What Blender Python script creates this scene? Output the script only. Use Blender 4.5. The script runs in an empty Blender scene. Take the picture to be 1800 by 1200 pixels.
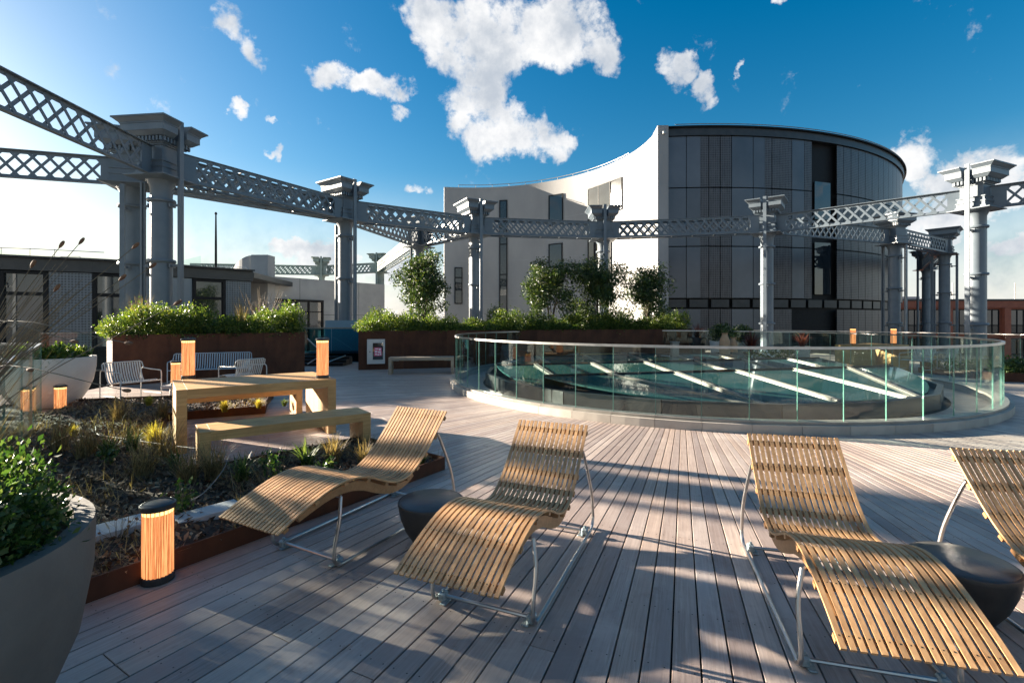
import bpy, math, random
import numpy as np
from mathutils import Vector, Matrix
random.seed(7); rng = np.random.default_rng(7)
S = bpy.context.scene
COL = S.collection
R = math.radians

# ------------------------------------------------------------------ camera
H_CAM = 1.6
F = 850.0; U0 = 900.0; V0 = 563.0          # focal length and horizon of the photograph, in its pixels
cam_d = bpy.data.cameras.new('camera'); cam = bpy.data.objects.new('camera', cam_d); COL.objects.link(cam)
cam.location = (0, 0, H_CAM); cam.rotation_euler = (R(90), 0, 0)
cam_d.sensor_width = 36; cam_d.lens = 17.0; cam_d.shift_y = -37 / 1800
cam_d.clip_start = 0.05; cam_d.clip_end = 6000
S.camera = cam

# ------------------------------------------------------------------ sun and sky
SUN_AZ = math.atan2(-0.92, 0.392)            # measured from +Y towards +X
SUN_EL = R(13.6)
sun_dir = Vector((math.sin(SUN_AZ) * math.cos(SUN_EL), math.cos(SUN_AZ) * math.cos(SUN_EL), math.sin(SUN_EL)))
sl = bpy.data.lights.new('sun', 'SUN'); sl.energy = 5.0; sl.angle = R(0.5); sl.color = (1.0, 0.88, 0.72)
so = bpy.data.objects.new('sun', sl); COL.objects.link(so)
so.rotation_euler = (-sun_dir).to_track_quat('-Z', 'Y').to_euler(); so.location = (-30, 20, 20)

S.view_settings.view_transform = 'Standard'; S.view_settings.look = 'None'
S.view_settings.gamma = 1.0; S.view_settings.use_curve_mapping = False
S.view_settings.exposure = 2.55
S.render.engine = 'CYCLES'
S.cycles.max_bounces = 6; S.cycles.transparent_max_bounces = 24
S.cycles.sample_clamp_indirect = 6

W = bpy.data.worlds.new('World'); S.world = W; W.use_nodes = True


class NG:
    """small helper for node graphs"""
    def __init__(s, tree):
        s.t = tree; s.n = tree.nodes; s.l = tree.links
    def new(s, typ, **kw):
        n = s.n.new(typ)
        for k, v in kw.items(): setattr(n, k, v)
        return n
    def put(s, sock, val):
        if isinstance(val, bpy.types.NodeSocket): s.l.new(val, sock)
        elif val is not None:
            try: sock.default_value = val
            except Exception: sock.default_value = (*val, 1.0)
    def math(s, op, a, b=None, c=None, clamp=False):
        n = s.new('ShaderNodeMath', operation=op, use_clamp=clamp)
        s.put(n.inputs[0], a)
        if b is not None: s.put(n.inputs[1], b)
        if c is not None: s.put(n.inputs[2], c)
        return n.outputs[0]
    def vec(s, op, a, b=None, scale=None):
        n = s.new('ShaderNodeVectorMath', operation=op)
        s.put(n.inputs[0], a)
        if b is not None: s.put(n.inputs[1], b)
        if scale is not None: s.put(n.inputs['Scale'], scale)
        return n.outputs['Value'] if op in ('DOT_PRODUCT', 'LENGTH') else n.outputs['Vector']
    def noise(s, vec, scale, detail=4, rough=0.55, dist=0.0):
        n = s.new('ShaderNodeTexNoise')
        if vec is not None: s.l.new(vec, n.inputs['Vector'])
        n.inputs['Scale'].default_value = scale; n.inputs['Detail'].default_value = detail
        n.inputs['Roughness'].default_value = rough; n.inputs['Distortion'].default_value = dist
        return n
    def ramp(s, fac, stops):
        n = s.new('ShaderNodeValToRGB'); s.put(n.inputs[0], fac)
        cr = n.color_ramp
        while len(cr.elements) < len(stops): cr.elements.new(0.5)
        for e, (p, c) in zip(cr.elements, stops):
            e.position = p; e.color = (*c, 1) if len(c) == 3 else c
        return n.outputs[0]
    def mix(s, fac, a, b, blend='MIX'):
        n = s.new('ShaderNodeMix', data_type='RGBA', blend_type=blend)
        s.put(n.inputs['Factor'], fac)
        ia = [i for i in n.inputs if i.name == 'A' and i.type == 'RGBA'][0]
        ib = [i for i in n.inputs if i.name == 'B' and i.type == 'RGBA'][0]
        s.put(ia, (*a, 1) if isinstance(a, tuple) and len(a) == 3 else a)
        s.put(ib, (*b, 1) if isinstance(b, tuple) and len(b) == 3 else b)
        return [o for o in n.outputs if o.type == 'RGBA'][0]
    def smooth(s, v, lo, hi):
        n = s.new('ShaderNodeMapRange', interpolation_type='SMOOTHSTEP')
        s.put(n.inputs[0], v); n.inputs[1].default_value = lo; n.inputs[2].default_value = hi
        return n.outputs[0]


def pix_dir(u, v):
    """azimuth / elevation (radians) of a direction of sky"""
    az = math.atan((u - U0) / F)
    return az, math.atan((V0 - v) / F * math.cos(az))


def build_world():
    g = NG(W.node_tree)
    for n in list(g.n): g.n.remove(n)
    out = g.new('ShaderNodeOutputWorld')
    sky = g.new('ShaderNodeTexSky', sky_type='NISHITA', sun_disc=False)
    sky.sun_elevation = SUN_EL; sky.sun_rotation = SUN_AZ
    sky.altitude = 30; sky.air_density = 1.15; sky.dust_density = 0.9; sky.ozone_density = 3.0
    hs = g.new('ShaderNodeHueSaturation'); hs.inputs['Saturation'].default_value = 1.45; hs.inputs['Value'].default_value = 0.60; hs.inputs['Hue'].default_value = 0.496
    g.l.new(sky.outputs[0], hs.inputs['Color'])
    bg = g.new('ShaderNodeBackground'); bg.inputs['Strength'].default_value = 0.05
    g.l.new(hs.outputs[0], bg.inputs[0])
    tc = g.new('ShaderNodeTexCoord')
    d = tc.outputs['Generated']
    sp = g.new('ShaderNodeSeparateXYZ'); g.l.new(d, sp.inputs[0])
    az = g.math('ARCTAN2', sp.outputs[0], sp.outputs[1]); el = g.math('ARCSINE', sp.outputs[2])
    cb = g.new('ShaderNodeCombineXYZ'); g.l.new(az, cb.inputs[0]); g.l.new(el, cb.inputs[1])
    p = cb.outputs[0]
    warp = g.noise(d, 5.0, 5, 0.6)
    wv = g.vec('SCALE', g.vec('SUBTRACT', warp.outputs['Color'], (0.5, 0.5, 0.5)), scale=0.16)
    warp2 = g.noise(d, 21.0, 5, 0.65)
    wv2 = g.vec('SCALE', g.vec('SUBTRACT', warp2.outputs['Color'], (0.5, 0.5, 0.5)), scale=0.055)
    pw = g.vec('ADD', g.vec('ADD', p, wv), wv2)
    # cumulus cells of the sky in view: position, half width, half height (pixels of the photograph turned to angles)
    cells = [(770, 45, 70, 85, 1), (860, 80, 120, 85, 1), (985, 60, 130, 62, 1), (1075, 70, 55, 45, .9), (845, 165, 85, 80, 1),
             (900, 245, 110, 52, 1), (975, 265, 50, 40, .9), (805, 225, 40, 40, .8),
             (590, 130, 50, 28, .9), (650, 150, 60, 25, .85), (690, 170, 40, 20, .7), (685, 205, 26, 20, .75),
             (420, 45, 45, 28, .62), (460, 80, 32, 32, .66), (410, 175, 20, 15, .7), (470, 260, 13, 15, .75), (470, 205, 15, 10, .6),
             (1190, 125, 32, 40, .85), (1225, 170, 34, 30, .85), (1365, 20, 32, 17, .68), (1305, 130, 16, 10, .6), (745, 355, 34, 14, .7),
             (1640, 270, 75, 55, .95), (1740, 330, 130, 80, .95), (1660, 400, 110, 60, .8), (1790, 450, 80, 50, .8),
             (500, 420, 55, 30, .9), (570, 440, 90, 38, .95), (680, 460, 60, 30, .9), (90, 390, 110, 28, .62), (30, 455, 90, 26, .7), (380, 470, 90, 22, .7),
             (2050, 250, 170, 90, .9), (2500, 60, 200, 90, .8), (-400, 60, 150, 50, .7)]
    dens = None
    for (u, v, ru, rv, w) in cells:
        a0, e0 = pix_dir(u, v)
        ka = F / ru * (math.cos(a0) ** -2) ; ke = F / rv / math.cos(a0)
        dv = g.vec('MULTIPLY', g.vec('SUBTRACT', pw, (a0, e0, 0)), (ka, ke, 0))
        q = g.math('MULTIPLY_ADD', g.vec('DOT_PRODUCT', dv, dv), -w, w)
        dens = q if dens is None else g.math('MAXIMUM', dens, q)
    # unseen cumulus behind and above the camera, cover raised for whiter ambient light
    fld = g.noise(d, 2.3, 6, 0.6, 0.4)
    back = g.smooth(sp.outputs[1], 0.25, -0.1)
    fd = g.math('MULTIPLY', g.math('SUBTRACT', g.math('MULTIPLY', fld.outputs[0], 3.4), 1.55), back)
    fd = g.math('MULTIPLY', fd, g.smooth(el, 0.02, 0.2))
    dens = g.math('MAXIMUM', dens, fd)
    fine = g.noise(d, 13.0, 9, 0.66, 0.25)
    fine2 = g.noise(d, 38.0, 6, 0.65)
    dn = g.math('ADD', dens, g.math('MULTIPLY', g.math('SUBTRACT', fine.outputs[0], 0.5), 1.9))
    dn = g.math('ADD', dn, g.math('MULTIPLY', g.math('SUBTRACT', fine2.outputs[0], 0.5), 0.7))
    fac = g.smooth(dn, 0.22, 0.78)
    up = g.math('GREATER_THAN', sp.outputs[2], 0.0)
    fac = g.math('MULTIPLY', g.math('MULTIPLY', fac, up), 0.97)
    # pale haze low over the horizon, the same all round
    hz = g.math('MULTIPLY', g.smooth(el, 0.30, -0.01), 0.85)
    fac = g.math('MAXIMUM', fac, g.math('MULTIPLY', hz, g.math('MULTIPLY_ADD', fine.outputs[0], 0.7, 0.6)))
    shade = g.noise(g.vec('ADD', d, (0.03, 0.0, 0.035)), 9.0, 6, 0.6)
    sh = g.smooth(g.math('ADD', shade.outputs[0], g.math('MULTIPLY', dn, 0.10)), 0.42, 0.78)
    ccol = g.mix(sh, (0.98, 0.97, 0.96), (0.50, 0.55, 0.62))
    cbg = g.new('ShaderNodeBackground'); g.l.new(ccol, cbg.inputs[0]); cbg.inputs['Strength'].default_value = 0.19
    ms = g.new('ShaderNodeMixShader')
    g.l.new(fac, ms.inputs[0]); g.l.new(bg.outputs[0], ms.inputs[1]); g.l.new(cbg.outputs[0], ms.inputs[2])
    g.l.new(ms.outputs[0], out.inputs[0])
    try: W.cycles.sampling_method = 'MANUAL'; W.cycles.sample_map_resolution = 512
    except Exception: pass


build_world()

# ------------------------------------------------------------------ helpers
C0 = (4.54, 12.88)                          # centre of the round terrace and of its skylight


def ray_pt(u, v, Y): return ((u - U0) / F * Y, Y, H_CAM + (V0 - v) / F * Y)
def gnd(u, v, z=0.0):
    Y = F * (H_CAM - z) / (v - V0); return ((u - U0) / F * Y, Y)
def pol(r, deg, c=C0): return (c[0] + r * math.cos(R(deg)), c[1] + r * math.sin(R(deg)))
def ang_to_c(x, y): return math.atan2(C0[1] - y, C0[0] - x)


class MB:
    def __init__(s): s.v = []; s.f = []
    def add(s, vs, fs):
        o = len(s.v); s.v.extend([tuple(p) for p in vs]); s.f.extend([tuple(i + o for i in f) for f in fs]); return s
    def box(s, c, d, rz=0.0, M=None):
        hx, hy, hz = d[0] / 2, d[1] / 2, d[2] / 2
        vs = [(x, y, z) for z in (-hz, hz) for (x, y) in ((-hx, -hy), (hx, -hy), (hx, hy), (-hx, hy))]
        if M is not None: vs = [tuple(M @ Vector(p)) for p in vs]
        elif rz:
            cs, sn = math.cos(rz), math.sin(rz); vs = [(x * cs - y * sn, x * sn + y * cs, z) for x, y, z in vs]
        vs = [(x + c[0], y + c[1], z + c[2]) for x, y, z in vs]
        return s.add(vs, [(3, 2, 1, 0), (4, 5, 6, 7), (0, 1, 5, 4), (1, 2, 6, 5), (2, 3, 7, 6), (3, 0, 4, 7)])
    def bbox(s, x0, x1, y0, y1, z0, z1): return s.box(((x0 + x1) / 2, (y0 + y1) / 2, (z0 + z1) / 2), (x1 - x0, y1 - y0, z1 - z0))
    def cbox(s, x0, x1, y0, y1, z0, z1, b=0.004):
        """box with chamfered edges"""
        vs = []; F_ = []
        hx, hy, hz = (x1 - x0) / 2, (y1 - y0) / 2, (z1 - z0) / 2; cx, cy, cz = (x0 + x1) / 2, (y0 + y1) / 2, (z0 + z1) / 2
        idx = {}
        for sx in (-1, 1):
            for sy in (-1, 1):
                for sz in (-1, 1):
                    for ax in range(3):
                        p = [sx * (hx - (b if ax != 0 else 0)), sy * (hy - (b if ax != 1 else 0)), sz * (hz - (b if ax != 2 else 0))]
                        idx[(sx, sy, sz, ax)] = len(vs); vs.append((p[0] + cx, p[1] + cy, p[2] + cz))
        I = lambda a, b_, c, ax: idx[(a, b_, c, ax)]
        for sg in (-1, 1):
            q = [(-1, -1), (1, -1), (1, 1), (-1, 1)]
            if sg < 0: q = q[::-1]
            F_.append([I(sg, a, b_, 0) for a, b_ in q]); F_.append([I(b_, sg, a, 1) for a, b_ in q]); F_.append([I(a, b_, sg, 2) for a, b_ in q])
        for a in (-1, 1):
            for b_ in (-1, 1):
                F_.append([I(a, b_, -1, 0), I(a, b_, 1, 0), I(a, b_, 1, 1), I(a, b_, -1, 1)])
                F_.append([I(a, -1, b_, 0), I(a, 1, b_, 0), I(a, 1, b_, 2), I(a, -1, b_, 2)])
                F_.append([I(-1, a, b_, 1), I(1, a, b_, 1), I(1, a, b_, 2), I(-1, a, b_, 2)])
        for a in (-1, 1):
            for b_ in (-1, 1):
                for c in (-1, 1): F_.append([I(a, b_, c, 0), I(a, b_, c, 1), I(a, b_, c, 2)])
        s.needfix = True
        return s.add(vs, F_)
    def prism(s, poly, z0, z1, top=None):
        n = len(poly); top = top or poly
        vs = [(x, y, z0) for x, y in poly] + [(x, y, z1) for x, y in top]
        fs = [tuple(range(n))[::-1], tuple(range(n, 2 * n))] + [(i, (i + 1) % n, n + (i + 1) % n, n + i) for i in range(n)]
        return s.add(vs, fs)
    def tube(s, pts, r, n=8, cap=True):
        pts = [Vector(p) for p in pts]; m = len(pts); rs = r if isinstance(r, (list, tuple)) else [r] * m
        t0 = (pts[1] - pts[0]).normalized(); ref = Vector((0, 0, 1)) if abs(t0.z) < 0.9 else Vector((1, 0, 0))
        nrm = t0.cross(ref).normalized(); vs = []
        for i in range(m):
            t = (pts[min(i + 1, m - 1)] - pts[max(i - 1, 0)]).normalized()
            nrm = (nrm - t * nrm.dot(t)).normalized(); bi = t.cross(nrm)
            for k in range(n):
                a = 2 * math.pi * k / n; vs.append(tuple(pts[i] + (nrm * math.cos(a) + bi * math.sin(a)) * rs[i]))
        fs = [(i * n + k, i * n + (k + 1) % n, (i + 1) * n + (k + 1) % n, (i + 1) * n + k) for i in range(m - 1) for k in range(n)]
        if cap: fs += [tuple(range(n))[::-1], tuple(range((m - 1) * n, m * n))]
        return s.add(vs, fs)
    def lathe(s, prof, n=32, c=(0, 0), cap0=True, cap1=True, rib=0.0, ribn=0):
        vs = []
        for (r, z) in prof:
            for k in range(n):
                a = 2 * math.pi * k / n; rr = r * (1 + (rib * math.cos(ribn * a) if rib else 0)); vs.append((c[0] + rr * math.cos(a), c[1] + rr * math.sin(a), z))
        m = len(prof)
        fs = [(i * n + k, i * n + (k + 1) % n, (i + 1) * n + (k + 1) % n, (i + 1) * n + k) for i in range(m - 1) for k in range(n)]
        if cap0: fs.append(tuple(range(n))[::-1])
        if cap1: fs.append(tuple(range((m - 1) * n, m * n)))
        return s.add(vs, fs)
    def mesh(s, name, m, smooth=False, uv=None):
        me = bpy.data.meshes.new(name); me.from_pydata(s.v, [], s.f); me.update()
        if getattr(s, 'needfix', False):
            import bmesh
            b = bmesh.new(); b.from_mesh(me); bmesh.ops.recalc_face_normals(b, faces=b.faces[:]); b.to_mesh(me); b.free()
        if m: me.materials.append(m)
        if smooth:
            me.polygons.foreach_set('use_smooth', [True] * len(me.polygons))
            try: me.set_sharp_from_angle(angle=R(38))
            except Exception: pass
        if uv:
            ul = me.uv_layers.new(name='UVMap')
            for lp in me.loops: ul.data[lp.index].uv = uv(me.vertices[lp.vertex_index].co)
        return me
    def build(s, name, m, parent=None, smooth=False, loc=None, rz=0.0, uv=None):
        return obj(name, s.mesh(name, m, smooth, uv), parent, loc, rz)


def obj(name, me, parent=None, loc=None, rz=0.0):
    o = bpy.data.objects.new(name, me); COL.objects.link(o)
    if parent is not None: o.parent = parent
    if loc is not None: o.location = loc
    if rz: o.rotation_euler = (0, 0, rz)
    return o


def thing(name, label, cat, loc=(0, 0, 0), rz=0.0, group=None):
    o = obj(name, None, None, loc, rz); o['label'] = label; o['category'] = cat
    if group: o['group'] = group
    return o


def tag(o, label, cat, group=None):
    o['label'] = label; o['category'] = cat
    if group: o['group'] = group
    return o


def struct(o, kind='structure', label=None):
    o['kind'] = kind
    if label: o['label'] = label
    return o


def dup(root, loc, rz, label, group=None):
    r = root.copy(); COL.objects.link(r); r.location = loc; r.rotation_euler = (0, 0, rz); r['label'] = label
    if group: r['group'] = group
    for ch in list(root.children):
        c = ch.copy(); COL.objects.link(c); c.parent = r
        for gc in list(ch.children):
            d = gc.copy(); COL.objects.link(d); d.parent = c
    return r


def spline(pts, n):
    """Catmull-Rom through points"""
    P = [Vector(p) for p in pts]; P = [P[0] * 2 - P[1]] + P + [P[-1] * 2 - P[-2]]; out = []
    segs = len(P) - 3
    for i in range(n + 1):
        t = i / n * segs; k = min(int(t), segs - 1); t -= k; a, b, c, d = P[k:k + 4]
        out.append(0.5 * ((2 * b) + (c - a) * t + (2 * a - 5 * b + 4 * c - d) * t * t + (3 * b - a - 3 * c + d) * t ** 3))
    return out


# ------------------------------------------------------------------ materials
def mat_base(name):
    m = bpy.data.materials.new(name); m.use_nodes = True; g = NG(m.node_tree)
    b = g.n['Principled BSDF']; return m, g, b


def rnd_socket(g):
    ge = g.new('ShaderNodeNewGeometry'); oi = g.new('ShaderNodeObjectInfo')
    return g.math('FRACT', g.math('ADD', ge.outputs['Random Per Island'], oi.outputs['Random']))


def pmat(name, a, b=None, scale=6, rough=0.6, bump=0.0, metal=0.0, spec=0.5, rvar=0.1, stretch=(1, 1, 1), bscale=None, detail=5, var=0.0, lo=0.35, hi=0.68):
    m, g, bs = mat_base(name)
    tc = g.new('ShaderNodeTexCoord'); mp = g.new('ShaderNodeMapping'); g.l.new(tc.outputs['Object'], mp.inputs[0]); mp.inputs['Scale'].default_value = stretch
    n = g.noise(mp.outputs[0], scale, detail, 0.6)
    col = g.ramp(n.outputs[0], [(lo, a), (hi, b or a)])
    if var:
        r = rnd_socket(g); k = g.math('MULTIPLY_ADD', r, 2 * var, 1 - var)
        cc = g.new('ShaderNodeCombineColor'); [g.l.new(k, cc.inputs[i]) for i in range(3)]
        col = g.mix(1.0, col, cc.outputs[0], 'MULTIPLY')
    g.l.new(col, bs.inputs['Base Color'])
    g.l.new(g.math('MULTIPLY_ADD', n.outputs[0], rvar * 2, rough - rvar), bs.inputs['Roughness'])
    bs.inputs['Metallic'].default_value = metal; bs.inputs['Specular IOR Level'].default_value = spec
    if bump:
        n2 = g.noise(mp.outputs[0], bscale or scale * 4, 6, 0.65); bp = g.new('ShaderNodeBump'); bp.inputs['Strength'].default_value = bump; bp.inputs['Distance'].default_value = 0.01
        g.l.new(n2.outputs[0], bp.inputs['Height']); g.l.new(bp.outputs[0], bs.inputs['Normal'])
    return m


def deck_mat():
    m, g, bs = mat_base('weathered_deck_timber')
    uv = g.new('ShaderNodeUVMap'); r = rnd_socket(g)
    off = g.new('ShaderNodeCombineXYZ'); g.l.new(g.math('MULTIPLY', r, 37.0), off.inputs[0]); g.l.new(g.math('MULTIPLY', r, 91.0), off.inputs[1])
    v = g.vec('ADD', uv.outputs[0], off.outputs[0])
    grain = g.noise(g.vec('MULTIPLY', v, (2.2, 70, 1)), 1.0, 8, 0.75, 0.5)
    streak = g.noise(g.vec('MULTIPLY', v, (0.5, 9, 1)), 1.0, 4, 0.6, 0.8)
    geo = g.new('ShaderNodeNewGeometry')
    blot = g.noise(geo.outputs['Position'], 1.1, 6, 0.65, 0.5)
    blot2 = g.noise(geo.outputs['Position'], 6.5, 6, 0.7)
    c = g.ramp(grain.outputs[0], [(0.26, (0.20, 0.148, 0.122)), (0.5, (0.385, 0.315, 0.275)), (0.76, (0.58, 0.50, 0.445))])
    c = g.mix(g.smooth(streak.outputs[0], 0.35, 0.75), c, (0.36, 0.30, 0.27))
    c = g.mix(g.math('MULTIPLY', g.smooth(blot.outputs[0], 0.45, 0.72), 0.5), c, (0.60, 0.535, 0.485))
    c = g.mix(g.math('MULTIPLY', g.smooth(blot2.outputs[0], 0.55, 0.75), 0.45), c, (0.23, 0.15, 0.112))
    tint = g.ramp(r, [(0.0, (0.66, 0.63, 0.65)), (0.3, (0.88, 0.84, 0.83)), (0.55, (1.02, 0.94, 0.88)), (0.8, (0.96, 0.96, 0.98)), (1.0, (1.2, 1.14, 1.08))])
    c = g.mix(1.0, c, tint, 'MULTIPLY')
    g.l.new(c, bs.inputs['Base Color'])
    g.l.new(g.math('MULTIPLY_ADD', blot2.outputs[0], 0.3, 0.34), bs.inputs['Roughness'])
    bs.inputs['Specular IOR Level'].default_value = 0.45
    bp = g.new('ShaderNodeBump'); bp.inputs['Strength'].default_value = 0.35; bp.inputs['Distance'].default_value = 0.004
    g.l.new(grain.outputs[0], bp.inputs['Height']); g.l.new(bp.outputs[0], bs.inputs['Normal'])
    return m


def wood_mat(name, a, b, c_, axis=0, rough=0.5, var=0.18, sc=1.0):
    m, g, bs = mat_base(name)
    tc = g.new('ShaderNodeTexCoord'); st = [32 * sc, 32 * sc, 32 * sc]; st[axis] = 1.6 * sc
    r = rnd_socket(g); off = g.new('ShaderNodeCombineXYZ'); g.l.new(g.math('MULTIPLY', r, 17.0), off.inputs[0]); g.l.new(g.math('MULTIPLY', r, 11.0), off.inputs[2])
    v = g.vec('ADD', tc.outputs['Object'], off.outputs[0])
    n = g.noise(g.vec('MULTIPLY', v, tuple(st)), 1.0, 6, 0.65, 1.2)
    n2 = g.noise(v, 2.2, 5, 0.6, 0.5)
    c = g.ramp(n.outputs[0], [(0.3, a), (0.52, b), (0.75, c_)])
    c = g.mix(g.math('MULTIPLY', g.smooth(n2.outputs[0], 0.42, 0.72), 0.55), c, tuple(0.62 * x for x in b))
    k = g.math('MULTIPLY_ADD', r, 2 * var, 1 - var); cc = g.new('ShaderNodeCombineColor'); [g.l.new(k, cc.inputs[i]) for i in range(3)]
    c = g.mix(1.0, c, cc.outputs[0], 'MULTIPLY')
    g.l.new(c, bs.inputs['Base Color']); g.l.new(g.math('MULTIPLY_ADD', n2.outputs[0], 0.25, rough - 0.12), bs.inputs['Roughness'])
    bp = g.new('ShaderNodeBump'); bp.inputs['Strength'].default_value = 0.2; bp.inputs['Distance'].default_value = 0.003
    g.l.new(n.outputs[0], bp.inputs['Height']); g.l.new(bp.outputs[0], bs.inputs['Normal'])
    return m


def glass_mat(name, tint=(0.90, 0.955, 0.94), refl=1.0):
    m, g, bs = mat_base(name); g.n.remove(bs); out = [n for n in g.n if n.type == 'OUTPUT_MATERIAL'][0]
    t = g.new('ShaderNodeBsdfTransparent'); t.inputs[0].default_value = (*tint, 1)
    gl = g.new('ShaderNodeBsdfGlossy'); gl.inputs['Roughness'].default_value = 0.01; gl.inputs[0].default_value = (0.95, 1, 0.98, 1)
    lw = g.new('ShaderNodeLayerWeight'); lw.inputs[0].default_value = 0.5
    fr = g.math('MULTIPLY_ADD', g.math('POWER', lw.outputs['Facing'], 5.0), 0.5, 0.045)
    ms = g.new('ShaderNodeMixShader'); g.l.new(g.math('MULTIPLY', fr, refl), ms.inputs[0]); g.l.new(t.outputs[0], ms.inputs[1]); g.l.new(gl.outputs[0], ms.inputs[2])
    g.l.new(ms.outputs[0], out.inputs[0]); return m


def leaf_mat(name, stops, trans=0.35, rough=0.5):
    m, g, bs = mat_base(name); out = [n for n in g.n if n.type == 'OUTPUT_MATERIAL'][0]
    ge = g.new('ShaderNodeNewGeometry'); c = g.ramp(ge.outputs['Random Per Island'], stops)
    g.l.new(c, bs.inputs['Base Color']); bs.inputs['Roughness'].default_value = rough
    tr = g.new('ShaderNodeBsdfTranslucent'); g.l.new(g.mix(1.0, c, (1.5, 1.45, 0.7), 'MULTIPLY'), tr.inputs[0])
    ms = g.new('ShaderNodeMixShader'); ms.inputs[0].default_value = trans
    g.l.new(bs.outputs[0], ms.inputs[1]); g.l.new(tr.outputs[0], ms.inputs[2]); g.l.new(ms.outputs[0], out.inputs[0]); return m


def perf_mat(name, base, hole, sx, sz, band=True):
    """sheet metal with punched dots, coordinates from the panel's own UVs (metres)"""
    m, g, bs = mat_base(name)
    uv = g.new('ShaderNodeUVMap'); sp = g.new('ShaderNodeSeparateXYZ'); g.l.new(uv.outputs[0], sp.inputs[0])
    a = g.math('SINE', g.math('MULTIPLY', g.math('ADD', sp.outputs[0], sp.outputs[1]), math.pi * sx))
    b = g.math('SINE', g.math('MULTIPLY', g.math('SUBTRACT', sp.outputs[0], sp.outputs[1]), math.pi * sx))
    dots = g.math('MULTIPLY', a, b)
    msk = g.noise(g.vec('MULTIPLY', uv.outputs[0], (2.6, 0.5, 1)), 2.0, 5, 0.75)
    f = g.smooth(g.math('ADD', dots, g.math('MULTIPLY', g.math('SUBTRACT', msk.outputs[0], 0.5), 2.2)), 0.1, 0.35)
    nz = g.noise(uv.outputs[0], 0.7, 4)
    c0 = g.mix(nz.outputs[0], base, tuple(0.8 * x for x in base))
    g.l.new(g.mix(f, c0, hole), bs.inputs['Base Color'])
    bs.inputs['Roughness'].default_value = 0.38; bs.inputs['Metallic'].default_value = 0.35
    return m


M = {}
M['deck'] = deck_mat()
M['sub'] = pmat('dark_subframe', (0.006, 0.005, 0.005), rough=0.9)
M['slat'] = wood_mat('lounger_ash_slat', (0.36, 0.19, 0.085), (0.50, 0.285, 0.13), (0.62, 0.38, 0.185), axis=0, rough=0.5, var=0.2)
M['batten'] = wood_mat('lounger_batten', (0.30, 0.14, 0.055), (0.40, 0.20, 0.08), (0.46, 0.25, 0.11), axis=1, rough=0.5)
M['oak'] = wood_mat('oak_timber', (0.38, 0.195, 0.065), (0.53, 0.295, 0.105), (0.63, 0.385, 0.155), axis=0, rough=0.55, var=0.08)
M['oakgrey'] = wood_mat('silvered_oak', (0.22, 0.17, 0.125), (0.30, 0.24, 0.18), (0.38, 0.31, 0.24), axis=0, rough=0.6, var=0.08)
M['steel'] = pmat('stainless_tube', (0.40, 0.39, 0.38), (0.50, 0.49, 0.48), scale=8, rough=0.34, metal=1.0)
M['galv'] = pmat('galvanised_clamp', (0.20, 0.27, 0.29), (0.42, 0.47, 0.49), scale=40, rough=0.45, metal=0.7, bump=0.3)
M['corten'] = pmat('corten_steel', (0.052, 0.020, 0.012), (0.115, 0.046, 0.024), scale=2.2, rough=0.75, bump=0.25, stretch=(1, 1, 0.5), rvar=0.15, var=0.15, spec=0.2)
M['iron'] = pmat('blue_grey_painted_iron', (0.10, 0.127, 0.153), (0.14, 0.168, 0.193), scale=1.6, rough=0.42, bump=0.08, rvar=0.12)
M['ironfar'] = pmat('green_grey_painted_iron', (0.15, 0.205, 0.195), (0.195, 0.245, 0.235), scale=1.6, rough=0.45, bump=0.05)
M['white'] = pmat('pale_render', (0.27, 0.265, 0.26), (0.335, 0.328, 0.318), scale=0.35, rough=0.8, bump=0.1, bscale=2.5, stretch=(1, 1, 0.45))
M['concrete'] = pmat('grey_concrete', (0.28, 0.28, 0.28), (0.36, 0.36, 0.355), scale=0.7, rough=0.8, bump=0.1)
M['kerb'] = pmat('pale_stone_kerb', (0.30, 0.265, 0.225), (0.40, 0.36, 0.31), scale=3, rough=0.7, bump=0.1, var=0.12)
M['zinc'] = pmat('dark_zinc', (0.028, 0.030, 0.032), (0.045, 0.047, 0.05), scale=2, rough=0.4, metal=0.3)
M['black'] = pmat('black_metal', (0.010, 0.010, 0.011), (0.016, 0.016, 0.017), scale=4, rough=0.55, spec=0.15)
M['panel'] = pmat('slate_metal_panel', (0.085, 0.092, 0.105), (0.115, 0.122, 0.138), scale=0.5, rough=0.32, metal=0.4, var=0.14)
M['panelL'] = pmat('mid_grey_metal_panel', (0.13, 0.155, 0.185), (0.165, 0.19, 0.22), scale=0.5, rough=0.35, metal=0.35, var=0.08)
M['perf'] = perf_mat('perforated_panel', (0.105, 0.10, 0.105), (0.018, 0.016, 0.018), 8.5, 8.5)
M['perfL'] = perf_mat('perforated_grey_panel', (0.135, 0.155, 0.18), (0.05, 0.056, 0.065), 9.0, 9.0)
M['glass'] = glass_mat('balustrade_glass')
M['glassb'] = glass_mat('blue_stair_glass', (0.30, 0.62, 0.70))
M['gedge'] = pmat('green_glass_edge', (0.085, 0.20, 0.165), (0.15, 0.28, 0.235), scale=20, rough=0.15)
M['win'] = pmat('window_glass', (0.012, 0.017, 0.022), (0.022, 0.03, 0.036), scale=0.8, rough=0.03, rvar=0.01, spec=0.9)
M['sky_pane'] = pmat('skylight_glass', (0.03, 0.095, 0.092), (0.05, 0.13, 0.122), scale=0.9, rough=0.04, rvar=0.02, spec=0.8)
M['alu'] = pmat('pale_aluminium_bar', (0.20, 0.185, 0.16), (0.27, 0.25, 0.22), scale=3, rough=0.4, metal=0.2)
M['pot'] = pmat('warm_white_pot', (0.50, 0.455, 0.41), (0.60, 0.55, 0.50), scale=2.5, rough=0.75, bump=0.12)
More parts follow.
